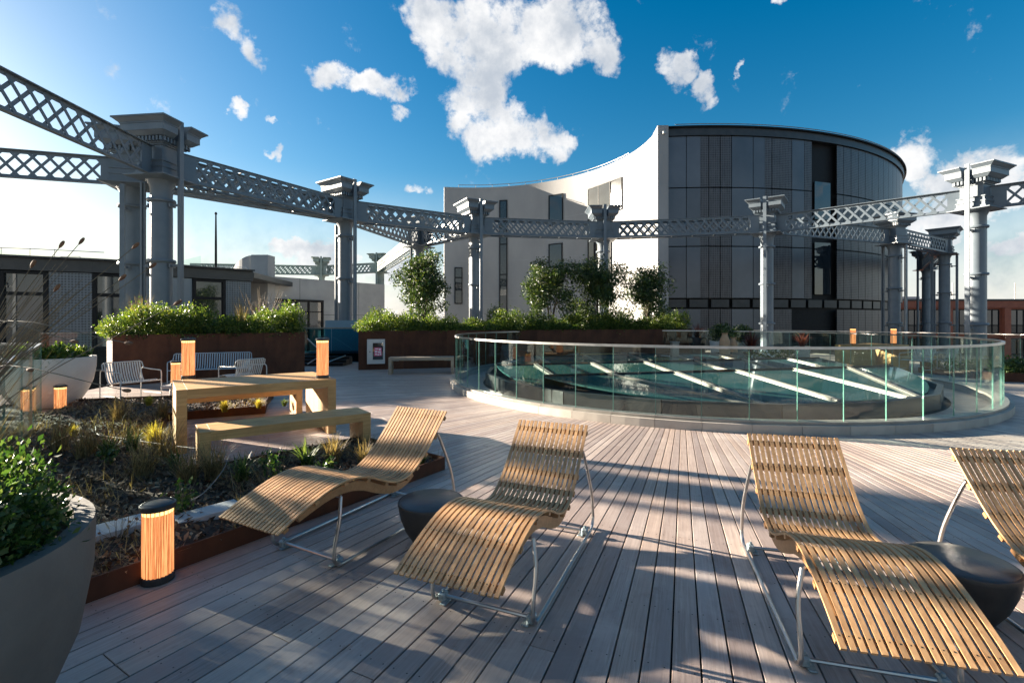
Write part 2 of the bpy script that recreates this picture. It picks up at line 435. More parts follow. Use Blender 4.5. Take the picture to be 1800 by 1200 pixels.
M['potgrey'] = pmat('grey_concrete_pot', (0.105, 0.095, 0.083), (0.15, 0.138, 0.122), scale=2.8, rough=0.75, bump=0.25, bscale=30)
M['soil'] = pmat('dark_soil', (0.03, 0.018, 0.011), (0.08, 0.048, 0.03), scale=9, rough=0.95, bump=0.8, bscale=30)
M['chip'] = leaf_mat('bark_chip', [(0.0, (0.05, 0.027, 0.016)), (0.5, (0.12, 0.07, 0.042)), (0.85, (0.23, 0.15, 0.09)), (1.0, (0.36, 0.26, 0.16))], 0.0, 0.85)
M['slab'] = pmat('paving_slab', (0.38, 0.38, 0.38), (0.47, 0.465, 0.46), scale=4, rough=0.8, bump=0.1)
M['chairw'] = pmat('pale_grey_painted_steel', (0.40, 0.41, 0.39), (0.47, 0.48, 0.46), scale=5, rough=0.4)
M['chairb'] = pmat('sky_grey_painted_steel', (0.27, 0.34, 0.39), (0.33, 0.40, 0.45), scale=5, rough=0.4)
M['tabletop'] = pmat('blackened_stool', (0.022, 0.021, 0.021), (0.045, 0.043, 0.041), scale=6, rough=0.5, bump=0.15, bscale=18)
M['stooltop'] = pmat('lighter_stool_top', (0.05, 0.048, 0.046), (0.085, 0.082, 0.078), scale=5, rough=0.42, bump=0.2, bscale=20)  # stool top in a lighter tone than the bowl
M['lampcap'] = pmat('lantern_black_metal', (0.02, 0.02, 0.021), (0.035, 0.034, 0.033), scale=9, rough=0.4)
M['brick'] = pmat('red_brick_cladding', (0.24, 0.07, 0.04), (0.32, 0.10, 0.055), scale=2, rough=0.8, var=0.08)
M['ground'] = pmat('city_ground', (0.10, 0.10, 0.095), (0.17, 0.165, 0.155), scale=0.05, rough=0.9)
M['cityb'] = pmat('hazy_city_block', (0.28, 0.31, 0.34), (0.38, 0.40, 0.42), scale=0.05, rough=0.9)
M['terra'] = pmat('terracotta', (0.40, 0.22, 0.12), (0.50, 0.30, 0.17), scale=5, rough=0.8)
M['bark'] = pmat('shrub_bark', (0.07, 0.05, 0.035), (0.14, 0.105, 0.075), scale=14, rough=0.9, bump=0.5)
M['leafdark'] = leaf_mat('evergreen_leaf', [(0.0, (0.012, 0.026, 0.008)), (0.45, (0.032, 0.062, 0.014)), (0.8, (0.065, 0.105, 0.022)), (1.0, (0.12, 0.14, 0.035))], 0.28, 0.42)
M['leafmid'] = leaf_mat('hedge_leaf', [(0.0, (0.022, 0.048, 0.010)), (0.4, (0.058, 0.105, 0.016)), (0.8, (0.115, 0.165, 0.026)), (1.0, (0.19, 0.20, 0.05))], 0.42, 0.45)
M['leafpot'] = leaf_mat('ground_cover_leaf', [(0.0, (0.014, 0.040, 0.010)), (0.5, (0.036, 0.085, 0.018)), (0.9, (0.075, 0.125, 0.03)), (1.0, (0.14, 0.16, 0.07))], 0.35, 0.42)
M['gold'] = leaf_mat('golden_grass', [(0.0, (0.22, 0.16, 0.03)), (0.5, (0.36, 0.29, 0.05)), (1.0, (0.46, 0.40, 0.12))], 0.5, 0.6)
M['dry'] = leaf_mat('dry_grass', [(0.0, (0.09, 0.06, 0.03)), (0.5, (0.20, 0.145, 0.075)), (1.0, (0.34, 0.26, 0.15))], 0.4, 0.7)
M['green'] = leaf_mat('green_blade', [(0.0, (0.03, 0.055, 0.018)), (0.5, (0.07, 0.115, 0.03)), (1.0, (0.16, 0.20, 0.06))], 0.4, 0.5)
M['purple'] = leaf_mat('bronze_blade', [(0.0, (0.05, 0.012, 0.012)), (0.6, (0.12, 0.03, 0.025)), (1.0, (0.20, 0.07, 0.05))], 0.35, 0.5)
M['petal'] = leaf_mat('white_petal', [(0.0, (0.55, 0.53, 0.48)), (1.0, (0.75, 0.72, 0.68))], 0.3, 0.7)
M['stem'] = pmat('dry_stem', (0.10, 0.085, 0.06), (0.17, 0.145, 0.10), scale=10, rough=0.8)
M['head'] = pmat('seed_head', (0.10, 0.05, 0.03), (0.20, 0.11, 0.06), scale=30, rough=0.9)
M['cabinet'] = pmat('pale_cabinet_paint', (0.48, 0.45, 0.42), (0.55, 0.52, 0.49), scale=3, rough=0.5)
M['sticker'] = pmat('pink_sticker', (0.62, 0.10, 0.19), (0.62, 0.10, 0.19), scale=3, rough=0.5)
M['stickw'] = pmat('sticker_white', (0.75, 0.68, 0.70), rough=0.5)
M['hose'] = pmat('irrigation_hose', (0.23, 0.18, 0.15), (0.29, 0.235, 0.20), scale=4, rough=0.6)
M['blueclad'] = pmat('blue_grey_cladding', (0.15, 0.25, 0.33), (0.18, 0.29, 0.37), scale=1, rough=0.4)


def lamp_mats():
    # ribbed amber glass lit from inside: glossy ribs over a striped glow
    m, g, bs = mat_base('amber_ribbed_glass')
    tc = g.new('ShaderNodeTexCoord'); sp = g.new('ShaderNodeSeparateXYZ'); g.l.new(tc.outputs['Object'], sp.inputs[0])
    an = g.math('ARCTAN2', sp.outputs[1], sp.outputs[0]); cb = g.new('ShaderNodeCombineXYZ'); g.l.new(g.math('MULTIPLY', an, 9.0), cb.inputs[0]); g.l.new(g.math('MULTIPLY', sp.outputs[2], 1.2), cb.inputs[1])
    n = g.noise(cb.outputs[0], 1.6, 4, 0.7)
    f = g.smooth(n.outputs[0], 0.36, 0.64)
    c = g.mix(f, (0.16, 0.06, 0.03), (0.66, 0.40, 0.26))
    g.l.new(c, bs.inputs['Base Color']); bs.inputs['Roughness'].default_value = 0.16
    g.l.new(g.mix(f, (1.0, 0.22, 0.035), (1.0, 0.44, 0.15)), bs.inputs['Emission Color'])
    g.l.new(g.math('MULTIPLY_ADD', f, 0.19, 0.06), bs.inputs['Emission Strength'])
    M['amber'] = m; M['core'] = m
    m, g, bs = mat_base('lantern_led')
    bs.inputs['Emission Color'].default_value = (1.0, 0.55, 0.14, 1); bs.inputs['Emission Strength'].default_value = 0.55; M['led'] = m


lamp_mats()


# ------------------------------------------------------------------ foliage
def leaf_mesh(name, P, size, m, aspect=0.45, up=0.3, jitter=0.4, N=None, curl=0.25):
    """many rhombic leaves at points P (n,3); N optional outward normals"""
    P = np.asarray(P, float); n = len(P)
    d = rng.normal(size=(n, 3))
    if N is not None: d = d * 0.75 + np.asarray(N) * 1.0
    d[:, 2] += up; d /= np.linalg.norm(d, axis=1)[:, None]
    q = rng.normal(size=(n, 3)); s = np.cross(d, q); s /= np.linalg.norm(s, axis=1)[:, None] + 1e-9
    nn = np.cross(d, s)
    L = size * (1 + jitter * rng.uniform(-1, 1, n))[:, None]; w = L * aspect * 0.5
    a = P - d * L * 0.5; b = P + s * w + nn * L * curl * 0.15; c = P + d * L * 0.5 - nn * L * curl * 0.4; e = P - s * w + nn * L * curl * 0.15
    V = np.stack([a, b, c, e], 1).reshape(-1, 3)
    return quads(name, V, m)


def quads(name, V, m):
    nv = len(V); nf = nv // 4
    me = bpy.data.meshes.new(name); me.vertices.add(nv); me.vertices.foreach_set('co', V.astype(np.float32).ravel())
    me.loops.add(nv); me.loops.foreach_set('vertex_index', np.arange(nv, dtype=np.int32))
    me.polygons.add(nf); me.polygons.foreach_set('loop_start', np.arange(0, nv, 4, dtype=np.int32)); me.polygons.foreach_set('loop_total', np.full(nf, 4, dtype=np.int32))
    me.update(calc_edges=True); me.materials.append(m); return me


def blob_points(blobs, n, shell=0.55):
    """points in ellipsoid blobs [(cx,cy,cz,rx,ry,rz)], denser towards the surface; returns points and outward normals"""
    B = np.array(blobs, float); vol = B[:, 3] * B[:, 4] * B[:, 5]; pr = vol ** 0.8; pr /= pr.sum()
    k = rng.choice(len(B), n, p=pr); d = rng.normal(size=(n, 3)); d /= np.linalg.norm(d, axis=1)[:, None]
    r = rng.uniform(shell ** 3, 1.0, n) ** (1 / 3) * (1 + 0.16 * rng.normal(size=n))
    bump = 1 + 0.18 * np.sin(d[:, 0] * 7 + k * 1.7) * np.sin(d[:, 1] * 6 + k) * np.sin(d[:, 2] * 8 + 2 * k)
    return B[k, :3] + d * (r * bump)[:, None] * B[k, 3:6], d


def tuft_mesh(name, m, n, h, spread, w=0.006, droop=0.3, seg=3, base=0.05, hj=0.35):
    """grass tuft: tapering bent blades"""
    V = []
    az = rng.uniform(0, 2 * math.pi, n); hh = h * (1 + hj * rng.uniform(-1, 1, n)); sp = spread * np.sqrt(rng.uniform(0, 1, n)); b0 = base * np.sqrt(rng.uniform(0, 1, n)); ba = rng.uniform(0, 2 * math.pi, n)
    for i in range(n):
        dx, dy = math.cos(az[i]), math.sin(az[i]); sx, sy = -dy, dx; px, py = b0[i] * math.cos(ba[i]), b0[i] * math.sin(ba[i]); prev = None
        for k in range(seg + 1):
            t = k / seg; x = px + dx * sp[i] * t ** 1.6; y = py + dy * sp[i] * t ** 1.6; z = hh[i] * (t - droop * t * t * (sp[i] / max(spread, 1e-3)))
            ww = w * (1 - t) ** 0.7 + 0.0006; cur = ((x - sx * ww, y - sy * ww, z), (x + sx * ww, y + sy * ww, z))
            if prev: V += [prev[0], prev[1], cur[1], cur[0]]
            prev = cur
    return quads(name, np.array(V), m)


# =================================================================== SETTING
def ground_and_city():
    MB().prism([(-2500, -2500), (2500, -2500), (2500, 2500), (-2500, 2500)], -22.4, -22).build('ground', M['ground']).__setitem__('kind', 'structure')
    # a few blocks of far city on the horizon
    spots = [(682, 6, 210, 11), (668, 5, 260, 16), (692, 7, 300, 9), (655, 8, 330, 12), (705, 9, 280, 7)]
    for i, (u, w, Y, h) in enumerate(spots):
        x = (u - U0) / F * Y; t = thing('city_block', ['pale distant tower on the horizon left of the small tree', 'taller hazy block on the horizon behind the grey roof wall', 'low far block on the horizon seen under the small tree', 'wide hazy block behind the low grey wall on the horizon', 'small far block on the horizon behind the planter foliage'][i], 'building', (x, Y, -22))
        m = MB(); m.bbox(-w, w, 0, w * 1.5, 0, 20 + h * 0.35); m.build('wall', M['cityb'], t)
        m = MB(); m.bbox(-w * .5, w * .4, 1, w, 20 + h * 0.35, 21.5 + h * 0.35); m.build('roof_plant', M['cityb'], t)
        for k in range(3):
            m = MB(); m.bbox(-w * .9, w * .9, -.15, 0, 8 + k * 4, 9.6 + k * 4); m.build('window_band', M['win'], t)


R_DECK = 14.4; SLOTS = 540; DTH = 360.0 / SLOTS


def wedge(ra, rb, z0=-0.03, z1=0.0, gap=0.0043):
    h = R(DTH / 2); m = MB(); t = math.tan(h)
    ya, yb = ra * t - gap, rb * t - gap; c = 0.002
    vs = [(ra, -ya, z0), (rb, -yb, z0), (rb, yb, z0), (ra, ya, z0),
          (ra, -ya, z1 - c), (rb, -yb, z1 - c), (rb, yb, z1 - c), (ra, ya, z1 - c),
          (ra + c, -ya + c, z1), (rb - c, -yb + c, z1), (rb - c, yb - c, z1), (ra + c, ya - c, z1)]
    fs = [(0, 1, 5, 4), (1, 2, 6, 5), (2, 3, 7, 6), (3, 0, 4, 7), (4, 5, 9, 8), (5, 6, 10, 9), (6, 7, 11, 10), (7, 4, 8, 11), (8, 9, 10, 11)]
    return vs, fs


def deck():
    circ = [pol(R_DECK, a) for a in np.linspace(0, 357, 120)]
    base = MB().prism([(x - C0[0], y - C0[1]) for x, y in circ], -0.35, -0.05).build('terrace_deck', M['sub'], loc=(C0[0], C0[1], 0))
    base['kind'] = 'structure'; base['label'] = 'round roof terrace of radial weathered grey-brown timber boards'
    joints = [None, 8.3, 9.2, 10.1, 10.9, 11.4, 11.9, 12.4, 12.9]; cache = {}
    uvf = lambda co: (co.x, co.y)
    def me(ra, rb):
        if (ra, rb) not in cache:
            vs, fs = wedge(ra, rb); m = MB(); m.add(vs, fs); cache[(ra, rb)] = m.mesh('board', M['deck'], False, uvf)
        return cache[(ra, rb)]
    rest = MB(); uvs = []
    cnt = 0
    for k in range(SLOTS):
        a = k * DTH; j = joints[(k * 7 + (k * k) % 11) % len(joints)]
        pieces = [(5.3, R_DECK)] if j is None else [(5.3, j - 0.0025), (j + 0.0025, R_DECK)]
        for (ra, rb) in pieces:
            mid = pol((ra + rb) / 2, a)
            if 209 < a < 304 and cnt < 285 and rb > 8:
                obj('deck_board', me(ra, rb), base, None, R(a)); cnt += 1
            else:
                vs, fs = wedge(ra, rb); ca, sa = math.cos(R(a)), math.sin(R(a))
                rest.add([(x * ca - y * sa, x * sa + y * ca, z) for x, y, z in vs], fs); uvs += [(x, y) for x, y, z in vs]
    me_ = rest.mesh('deck_boards', M['deck']); ul = me_.uv_layers.new(name='UVMap')
    arr = np.array(uvs, np.float32); li = np.zeros(len(me_.loops), np.int32); me_.loops.foreach_get('vertex_index', li); ul.data.foreach_set('uv', arr[li].ravel())
    o = obj('deck_boards', me_, base); o['kind'] = 'stuff'
    sc = MB()
    for k in range(SLOTS):
        a = k * DTH
        if not 214 < a < 300: continue
        ca, sa = math.cos(R(a)), math.sin(R(a))
        for r in np.arange(7.0, 13.0, .48):
            hw = r * math.tan(R(DTH / 2))
            for q in (-.55, .55):
                x, y, d = r + random.uniform(-.01, .01), q * hw, .0032
                sc.add([(X * ca - Y * sa, X * sa + Y * ca, .0006) for X, Y in ((x - d, y - d), (x + d, y - d), (x + d, y + d), (x - d, y + d))], [(0, 1, 2, 3)])
    o = sc.build('deck_screws', M['black'], base); o['kind'] = 'stuff'
    # building drum below the terrace
    m = MB(); m.lathe([(14.3, -22), (14.3, -0.6), (14.55, -0.55), (14.55, -0.36)], 120, cap0=False, cap1=False)
    m.build('drum_wall', M['zinc'], base)


def skylight():
    r0 = 5.2; n = 18
    t = thing('skylight', 'large round faceted skylight with stepped teal glass panes and pale bars inside the glass ring', 'skylight', (C0[0], C0[1], 0))
    poly = [(r0 * math.cos(2 * math.pi * (k + .35) / n), r0 * math.sin(2 * math.pi * (k + .35) / n)) for k in range(n)]
    for k in range(n):
        a, b = poly[k], poly[(k + 1) % n]; th = math.atan2(b[1] - a[1], b[0] - a[0]); L = math.dist(a, b)
        m = MB(); m.box(((a[0] + b[0]) / 2, (a[1] + b[1]) / 2, 0.137), (L - 0.01, 0.10, 0.27), th); m.build('upstand_panel', M['zinc'], t)
    ins = [(x * 0.985, y * 0.985) for x, y in poly]
    MB().prism(ins, 0.02, 0.16).build('base_tray', M['zinc'], t)
    # rows of tilted panes
    rot = R(14); ca, sa = math.cos(rot), math.sin(rot); pitch = 2.55; pw = 1.55
    for i in range(-3, 3):
        y0 = i * pitch + 0.45; y1 = y0 + pitch
        half = lambda y: math.sqrt(max(0, (r0 - 0.22) ** 2 - y * y))
        hw = min(half(y0), half(y1))
        if y0 * y1 > 0 and min(abs(y0), abs(y1)) > r0 - 0.8: continue
        y0c, y1c = max(y0, -r0 + .33), min(y1, r0 - .33); hw = min(half(y0c), half(y1c)); hm = max(half(y0c), half(y1c))
        # dark riser along the row's back edge
        zf, zb = 0.20, 0.47
        def P(x, y, z): return (x * ca - y * sa, x * sa + y * ca, z)
        def zat(y): return zf + (zb - zf) * (y - y0) / pitch
        k0 = -int(hm / pw) - 1; off = 0.7 * (i % 2)
        for k in range(k0, -k0 + 1):
            xa, xb = k * pw + off, (k + 1) * pw + off
            def lim(x, y): return max(-half(y), min(half(y), x))
            q = [(lim(xa, y0c), y0c), (lim(xb, y0c), y0c), (lim(xb, y1c), y1c), (lim(xa, y1c), y1c)]
            if max(lim(xb, yy) - lim(xa, yy) for yy in (y0c, (y0c + y1c) / 2, y1c)) < 0.12: continue
            g = 0.02
            ny = 8; ys = [y0c + (y1c - y0c) * j / ny for j in range(ny + 1)]
            ring = [(lim(xb, y), y) for y in ys] + [(lim(xa, y), y) for y in ys[::-1]]
            m = MB(); nr_ = len(ring); vs = [P(x, y, zat(y) - 0.03) for x, y in ring] + [P(x, y, zat(y)) for x, y in ring]
            fs = [(j, nr_ - 1 - j, nr_ - 2 - j, j + 1) for j in range(ny)] + [(nr_ + j, nr_ + j + 1, 2 * nr_ - 2 - j, 2 * nr_ - 1 - j) for j in range(ny)]
            fs += [(j, (j + 1) % nr_, nr_ + (j + 1) % nr_, nr_ + j) for j in range(nr_)]
            m.add(vs, fs); m.needfix = True; m.build('pane', M['sky_pane'], t)
            if abs(q[0][0] - xa) < 1e-6 or abs(q[3][0] - xa) < 1e-6:
                a, b = q[0], q[3]
                A_, B_ = Vector(P(a[0], a[1], zat(a[1]) + .002)), Vector(P(b[0], b[1], zat(b[1]) + .002))
                for s in (-0.032, 0.032):
                    dx = Vector((ca, sa, 0)) * s; w = Vector((ca, sa, 0)) * 0.017; u_ = Vector((0, 0, 0.03))
                    vs = [A_ + dx - w, A_ + dx + w, B_ + dx + w, B_ + dx - w]; vs = [tuple(v) for v in vs] + [tuple(v + u_) for v in vs]
                    MB().add(vs, [(3, 2, 1, 0), (4, 5, 6, 7), (0, 1, 5, 4), (1, 2, 6, 5), (2, 3, 7, 6), (3, 0, 4, 7)]).build('glazing_bar', M['alu'], t)
        xs = hm
        m = MB(); vs = []
        hb = half(y1c)
        for z in (0.18, zat(y1c) + 0.03):
            vs += [P(-hb, y1c + .01, z), P(hb, y1c + .01, z), P(hb, y1c + .09, z), P(-hb, y1c + .09, z)]
        m.add(vs, [(3, 2, 1, 0), (4, 5, 6, 7), (0, 1, 5, 4), (1, 2, 6, 5), (2, 3, 7, 6), (3, 0, 4, 7)]); m.build('riser', M['black'], t)


def ring_balustrade():
    r = 6.0; n = 58
    t = thing('glass_balustrade', 'circular frameless glass balustrade on a pale stone kerb around the skylight', 'balustrade', (C0[0], C0[1], 0))
    da = 2 * math.pi / n
    def arc_box(r0, r1, z0, z1, gap=0.002, seg=3):
        m = MB(); h = da / 2 - gap / r; A = [-h + 2 * h * i / seg for i in range(seg + 1)]; vs = []
        for rr, z in ((r0, z0), (r1, z0), (r1, z1), (r0, z1)): vs += [(rr * math.cos(a), rr * math.sin(a), z) for a in A]
        k = seg + 1; fs = []
        for p in range(4):
            for i in range(seg): fs.append((p * k + i, ((p + 1) % 4) * k + i, ((p + 1) % 4) * k + i + 1, p * k + i + 1))
        fs += [(0, 3 * k, 2 * k, k), (seg, k + seg, 2 * k + seg, 3 * k + seg)]
        m.needfix = True; return m.add(vs, fs)
    kerb = arc_box(r - .10, r + .14, 0.0, 0.125, 0.0025).mesh('kerb_stone', M['kerb'])
    kcap = arc_box(r - .12, r + .075, 0.127, 0.165, 0.0025).mesh('channel', M['alu'])
    pane = arc_box(r - .008, r + .008, 0.167, 1.185, 0.006).mesh('pane', M['glass'])
    edge = MB().bbox(r - .009, r + .009, -0.003, 0.003, 0.168, 1.184).mesh('pane_edge', M['gedge'])
    rail = arc_box(r - .022, r + .022, 1.187, 1.225, 0.0).mesh('handrail', M['steel'])
    for k in range(n):
        a = k * da + 0.03
        for nm, me_, da_ in (('kerb_stone', kerb, 0), ('channel', kcap, 0), ('pane', pane, 0), ('pane_edge', edge, da / 2), ('handrail', rail, 0)):
            obj(nm, me_, t, None, a + da_)


def panel_run(name, label, pts, z0, z1, step, rail_z=None, parent_loc=(0, 0, 0), base=True, group=None):
    """straight runs of glass balustrade through plan points"""
    t = thing(name, label, 'balustrade', (pts[0][0], pts[0][1], 0), group=group)
    ox, oy = pts[0]
    for (a, b) in zip(pts[:-1], pts[1:]):
        L = math.dist(a, b); th = math.atan2(b[1] - a[1], b[0] - a[0]); n = max(1, round(L / step)); w = L / n; dx, dy = math.cos(th), math.sin(th)
        for k in range(n):
            c = (a[0] + dx * (k + .5) * w - ox, a[1] + dy * (k + .5) * w - oy)
            m = MB(); m.box((c[0], c[1], (z0 + z1) / 2), (w - .012, .014, z1 - z0 - .01), th); m.build('pane', M['glass'], t)
            m = MB(); m.box((a[0] + dx * k * w - ox, a[1] + dy * k * w - oy, (z0 + z1) / 2), (.006, .015, z1 - z0 - .02), th); m.build('pane_edge', M['gedge'], t)
        c = ((a[0] + b[0]) / 2 - ox, (a[1] + b[1]) / 2 - oy)
        m = MB(); m.box((c[0], c[1], z1 + .018), (L + .02, .045, .034), th); m.build('handrail', M['steel'], t)
        if base: m = MB(); m.box((c[0], c[1], z0 - .03), (L, .07, .05), th); m.build('channel', M['alu'], t)
    return t


def perimeter():
    a = panel_run('glass_balustrade', 'low glass balustrade at left with steel handrail beside the planting bed', [(-3.35, 3.0), (-7.55, 7.75), (-9.6, 8.0)], 0.06, 1.2, 1.5)
    m = MB(); m.bbox(-.025, .025, -.025, .025, 0, 1.2); p = m.build('post', M['steel'], a); p.location = (-6.2 + 3.35, 6.2 - 3.0, 0)
    pts = [pol(14.1, d) for d in np.linspace(-32, 62, 20)]
    panel_run('glass_balustrade', 'curved outer glass balustrade along the right edge of the terrace', pts, 0.05, 1.08, 1.2)
    panel_run('glass_balustrade', 'far left glass balustrade in front of the dark pavilion', [ray_pt(70, 0, 14.2)[:2], ray_pt(160, 0, 15.2)[:2], ray_pt(226, 0, 16.0)[:2]], 0.05, 1.2, 1.3)


# ------------------------------------------------------------------ iron frame
def capital_poly(s, slot):
    """square with a slot open towards +x"""
    return [(-s, -s), (s, -s), (s, -slot), (s * 0.1, -slot), (s * 0.1, slot), (s, slot), (s, s), (-s, s)]


Z_PLATE = 5.85; Z_B = 5.92; Z_T = 6.76


def make_column(mt):
    t = thing('iron_column', '', 'column')
    r = .285
    prof = [(r * 1.02, -14), (r * 1.02, Z_PLATE - 1.2), (r * 1.0, Z_PLATE - .5), (r * 1.05, Z_PLATE - .22), (r * 1.3, Z_PLATE - .06), (r * 1.42, Z_PLATE - .02)]
    MB().lathe(prof, 28).build('shaft', mt, t, True)
    for z in (Z_PLATE - .62, Z_PLATE - 2.45, Z_PLATE - 4.4):
        MB().lathe([(r * 1.0, z - .05), (r * 1.28, z - .045), (r * 1.34, z), (r * 1.28, z + .045), (r, z + .05)], 24, cap0=False, cap1=False).build('collar', mt, t, True)
        m = MB(); m.box((.46, 0, z - .14), (.36, .07, .06)); m.box((-.46, 0, z - .14), (.36, .07, .06)); m.box((.36, 0, z - .14), (.05, .22, .12)); m.box((-.36, 0, z - .14), (.05, .22, .12)); m.build('bracket', mt, t)
    m = MB(); m.prism([(-.42, -.42), (.42, -.42), (.42, .42), (-.42, .42)], Z_PLATE - .03, Z_PLATE + .02, [(-.66, -.66), (.66, -.66), (.66, .66), (-.66, .66)])
    m.prism([(-.66, -.66), (.66, -.66), (.66, .66), (-.66, .66)], Z_PLATE + .022, Z_PLATE + .06); m.build('base_plate', mt, t)
    sq = lambda s: [(-s, -s), (s, -s), (s, s), (-s, s)]
    m = MB(); z = Z_PLATE + .062
    for (s, h) in ((.47, .10), (.44, .14), (.465, .04), (.42, .14), (.45, .04), (.36, .44), (.40, .05)):
        m.prism(sq(s), z, z + h - .001); z += h
    m.build('neck_block', mt, t)
    zc = z
    m = MB(); m.prism(sq(.44), zc, zc + .17, sq(.46))
    m.build('frieze', mt, t)
    m = MB()
    for k in range(-4, 5):
        for s in (-1, 1):
            m.box((k * .115, s * .50, zc + .095), (.06, .09, .13)); m.box((s * .50, k * .115, zc + .095), (.09, .06, .13))
    m.build('dentil_row', mt, t)
    m = MB(); z = zc + .17; sl = .17
    m.prism(capital_poly(.56, sl), z, z + .11, capital_poly(.68, sl)); z += .112
    m.prism(capital_poly(.70, sl), z, z + .20); z += .202
    m.prism(capital_poly(.72, sl), z, z + .035); z += .037
    m.prism(capital_poly(.73, sl), z, z + .10, capital_poly(.84, sl)); z += .102
    m.prism(capital_poly(.86, sl), z, z + .045)
    m.build('cornice', mt, t); ztop = z + .05
    m = MB(); m.box((.66, 0, (ztop - 14) / 2 + .04), (.05, .15, ztop + 14.08)); m.box((.60, 0, (ztop - 14) / 2), (.10, .04, ztop + 14)); m.build('guide_rail', mt, t)
    m = MB(); m.box((-.64, 0, (Z_PLATE - 14) / 2), (.06, .13, Z_PLATE + 14 - .1)); m.box((-.585, 0, (Z_PLATE - 14) / 2), (.09, .04, Z_PLATE + 14 - .1)); m.build('guide_rail', mt, t)
    return t


COLS = {}


def columns():
    Hh = Z_PLATE - H_CAM
    spec = [('A', 284, 14.75, 'big iron column at far left, nearer of the close pair'), ('Ap', 232, 15.5, 'iron column at far left, rear of the close pair'),
            ('B', 607, 21.0, 'iron column standing between the two rust planters'), ('C', 836, 24.5, 'iron column rising behind the hedge left of the white wall windows'),
            ('D', 1060, 25.7, 'iron column in front of the white wall beside the sunlit window'), ('E', 1348, 24.0, 'iron column in front of the dark drum with a bright sunlit shaft side'),
            ('F', 1716, 18.9, 'tall iron column at far right with split cornice'), ('G', 737, 28.4, 'iron column half hidden behind the small tree left of the white wall'),
            ('H1', 565, 46.0, 'far small pale green iron column over the grey roof wall'), ('H2', 668, 43.5, 'second far small iron column beside the tall tree'),
            ('I', 1572, 27.4, 'iron column at the right edge of the dark drum'), ('J', 1660, 31.5, 'iron column behind and left of the far right column'),
            ('K', 1628, 41.0, 'slim far iron column between two others by the brick building')]
    proto = {}
    for key, u, Y, lab in spec:
        x = (u - U0) / F * Y; far = key in ('H1', 'H2')
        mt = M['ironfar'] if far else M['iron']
        if far not in proto: o = proto[far] = make_column(mt)
        else: o = dup(proto[far], (0, 0, 0), 0, '')
        c = C0
        if key in ('G', 'H1', 'H2'): c = (-14, 34)
        if key in ('Ap',): c = (-16, 28)
        if key in ('J', 'K', 'I'): c = (17, 44)
        o.location = (x, Y, 0); o.rotation_euler = (0, 0, math.atan2(c[1] - Y, c[0] - x)); o['label'] = lab + ', blue-grey paint' if not far else lab; o['group'] = 'columns of the old gasholder frame'
        COLS[key] = (x, Y)
    # column just outside the frame on the left, where the near girder ends
    o = dup(proto[False], (-10.35, 7.6, 0), math.atan2(C0[1] - 7.6, C0[0] + 10.35), 'iron column just beyond the left edge carrying the near lattice girder'); COLS['Z'] = (-10.35, 7.6)
    COLS['Y'] = (-19.2, 13.4); COLS['X'] = (24.2, 13.2)
    o = dup(proto[False], (-19.2, 13.4, 0), 0.6, 'iron column beyond the left edge carrying the lower lattice girder')
    o = dup(proto[False], (24.2, 13.2, 0), math.pi, 'iron column beyond the right edge carrying the right girder')


def girder(ka, kb, lab, single=False, mt=None, inset=.42, near=False):
    mt = mt or M['iron']; a, b = COLS[ka], COLS[kb]; L = math.dist(a, b); th = math.atan2(b[1] - a[1], b[0] - a[0])
    t = thing('lattice_girder', lab, 'girder', (a[0], a[1], 0), th, 'lattice girders of the old gasholder frame')
    x0, x1 = inset, L - inset; w = .27 if not single else .0
    for (z, nm) in ((Z_T, 'top_chord'), (Z_B, 'bottom_chord')):
        m = MB()
        for s in ((-1, 1) if not single else (1,)):
            m.bbox(x0, x1, s * w - .075, s * w + .075, z - .012, z + .012)
            m.bbox(x0, x1, s * (w + .03) - .008, s * (w + .03) + .008, z - .10 if nm == 'top_chord' else z + .013, z - .013 if nm == 'top_chord' else z + .10)
        n = int((x1 - x0) / .9)
        for k in range(n + 1 if not single else 0):
            xx = x0 + (x1 - x0) * k / n; m.bbox(xx - .03, xx + .03, -w + .076, w - .076, z - .011, z + .011)
        m.build(nm, mt, t)
    zb, zt = Z_B + .05, Z_T - .05; h = zt - zb; p = .43; n = max(4, round((x1 - x0 - .8) / p)); xa, xb = x0 + .42, x1 - .42; p = (xb - xa) / n; run = 1.5 * p
    barL = math.hypot(run, h); ang = math.atan2(h, run)
    def bar_local(cx, sg, y):
        # clip the bar at the gusset plates
        xl, xr = cx - run / 2, cx + run / 2; z_at = lambda x: zb + h * ((x - xl) / run if sg > 0 else (xr - x) / run)
        xl2, xr2 = max(xl, xa - .1), min(xr, xb + .1)
        if xr2 - xl2 < .08: return None
        return (xl2, z_at(xl2)), (xr2, z_at(xr2)), y
    whole = MB().box((0, 0, 0), (barL, .012, .082)).mesh('lattice_bar', mt)
    for s in ((-1, 1) if not single else (1,)):
        y = s * (w + .022); rest = MB(); lat = None
        for sg in (-1, 1):
            for k in range(-2, n + 2):
                e = bar_local(xa + (k + .5) * p + (0 if sg > 0 else 0), sg, y + sg * .008)
                if not e: continue
                (xl, zl), (xr, zr), yy = e; l = math.hypot(xr - xl, zr - zl); an = math.atan2(zr - zl, xr - xl)
                
                if abs(l - barL) < .01 and near:
                    o = obj('lattice_bar', whole, t, ((xl + xr) / 2, yy, (zl + zr) / 2)); o.rotation_euler = (0, -an, 0)
                else: rest.box(((xl + xr) / 2, yy, (zl + zr) / 2), (l, .012, .082), M=Matrix.Rotation(-an, 3, 'Y'))
        o = rest.build('lattice', mt, t); o['kind'] = 'stuff'
        for xx in (x0 + .21, x1 - .21): MB().bbox(xx - .21, xx + .21, y - .02, y + .02, Z_B + .02, Z_T - .02).build('gusset_plate', mt, t)
    return t


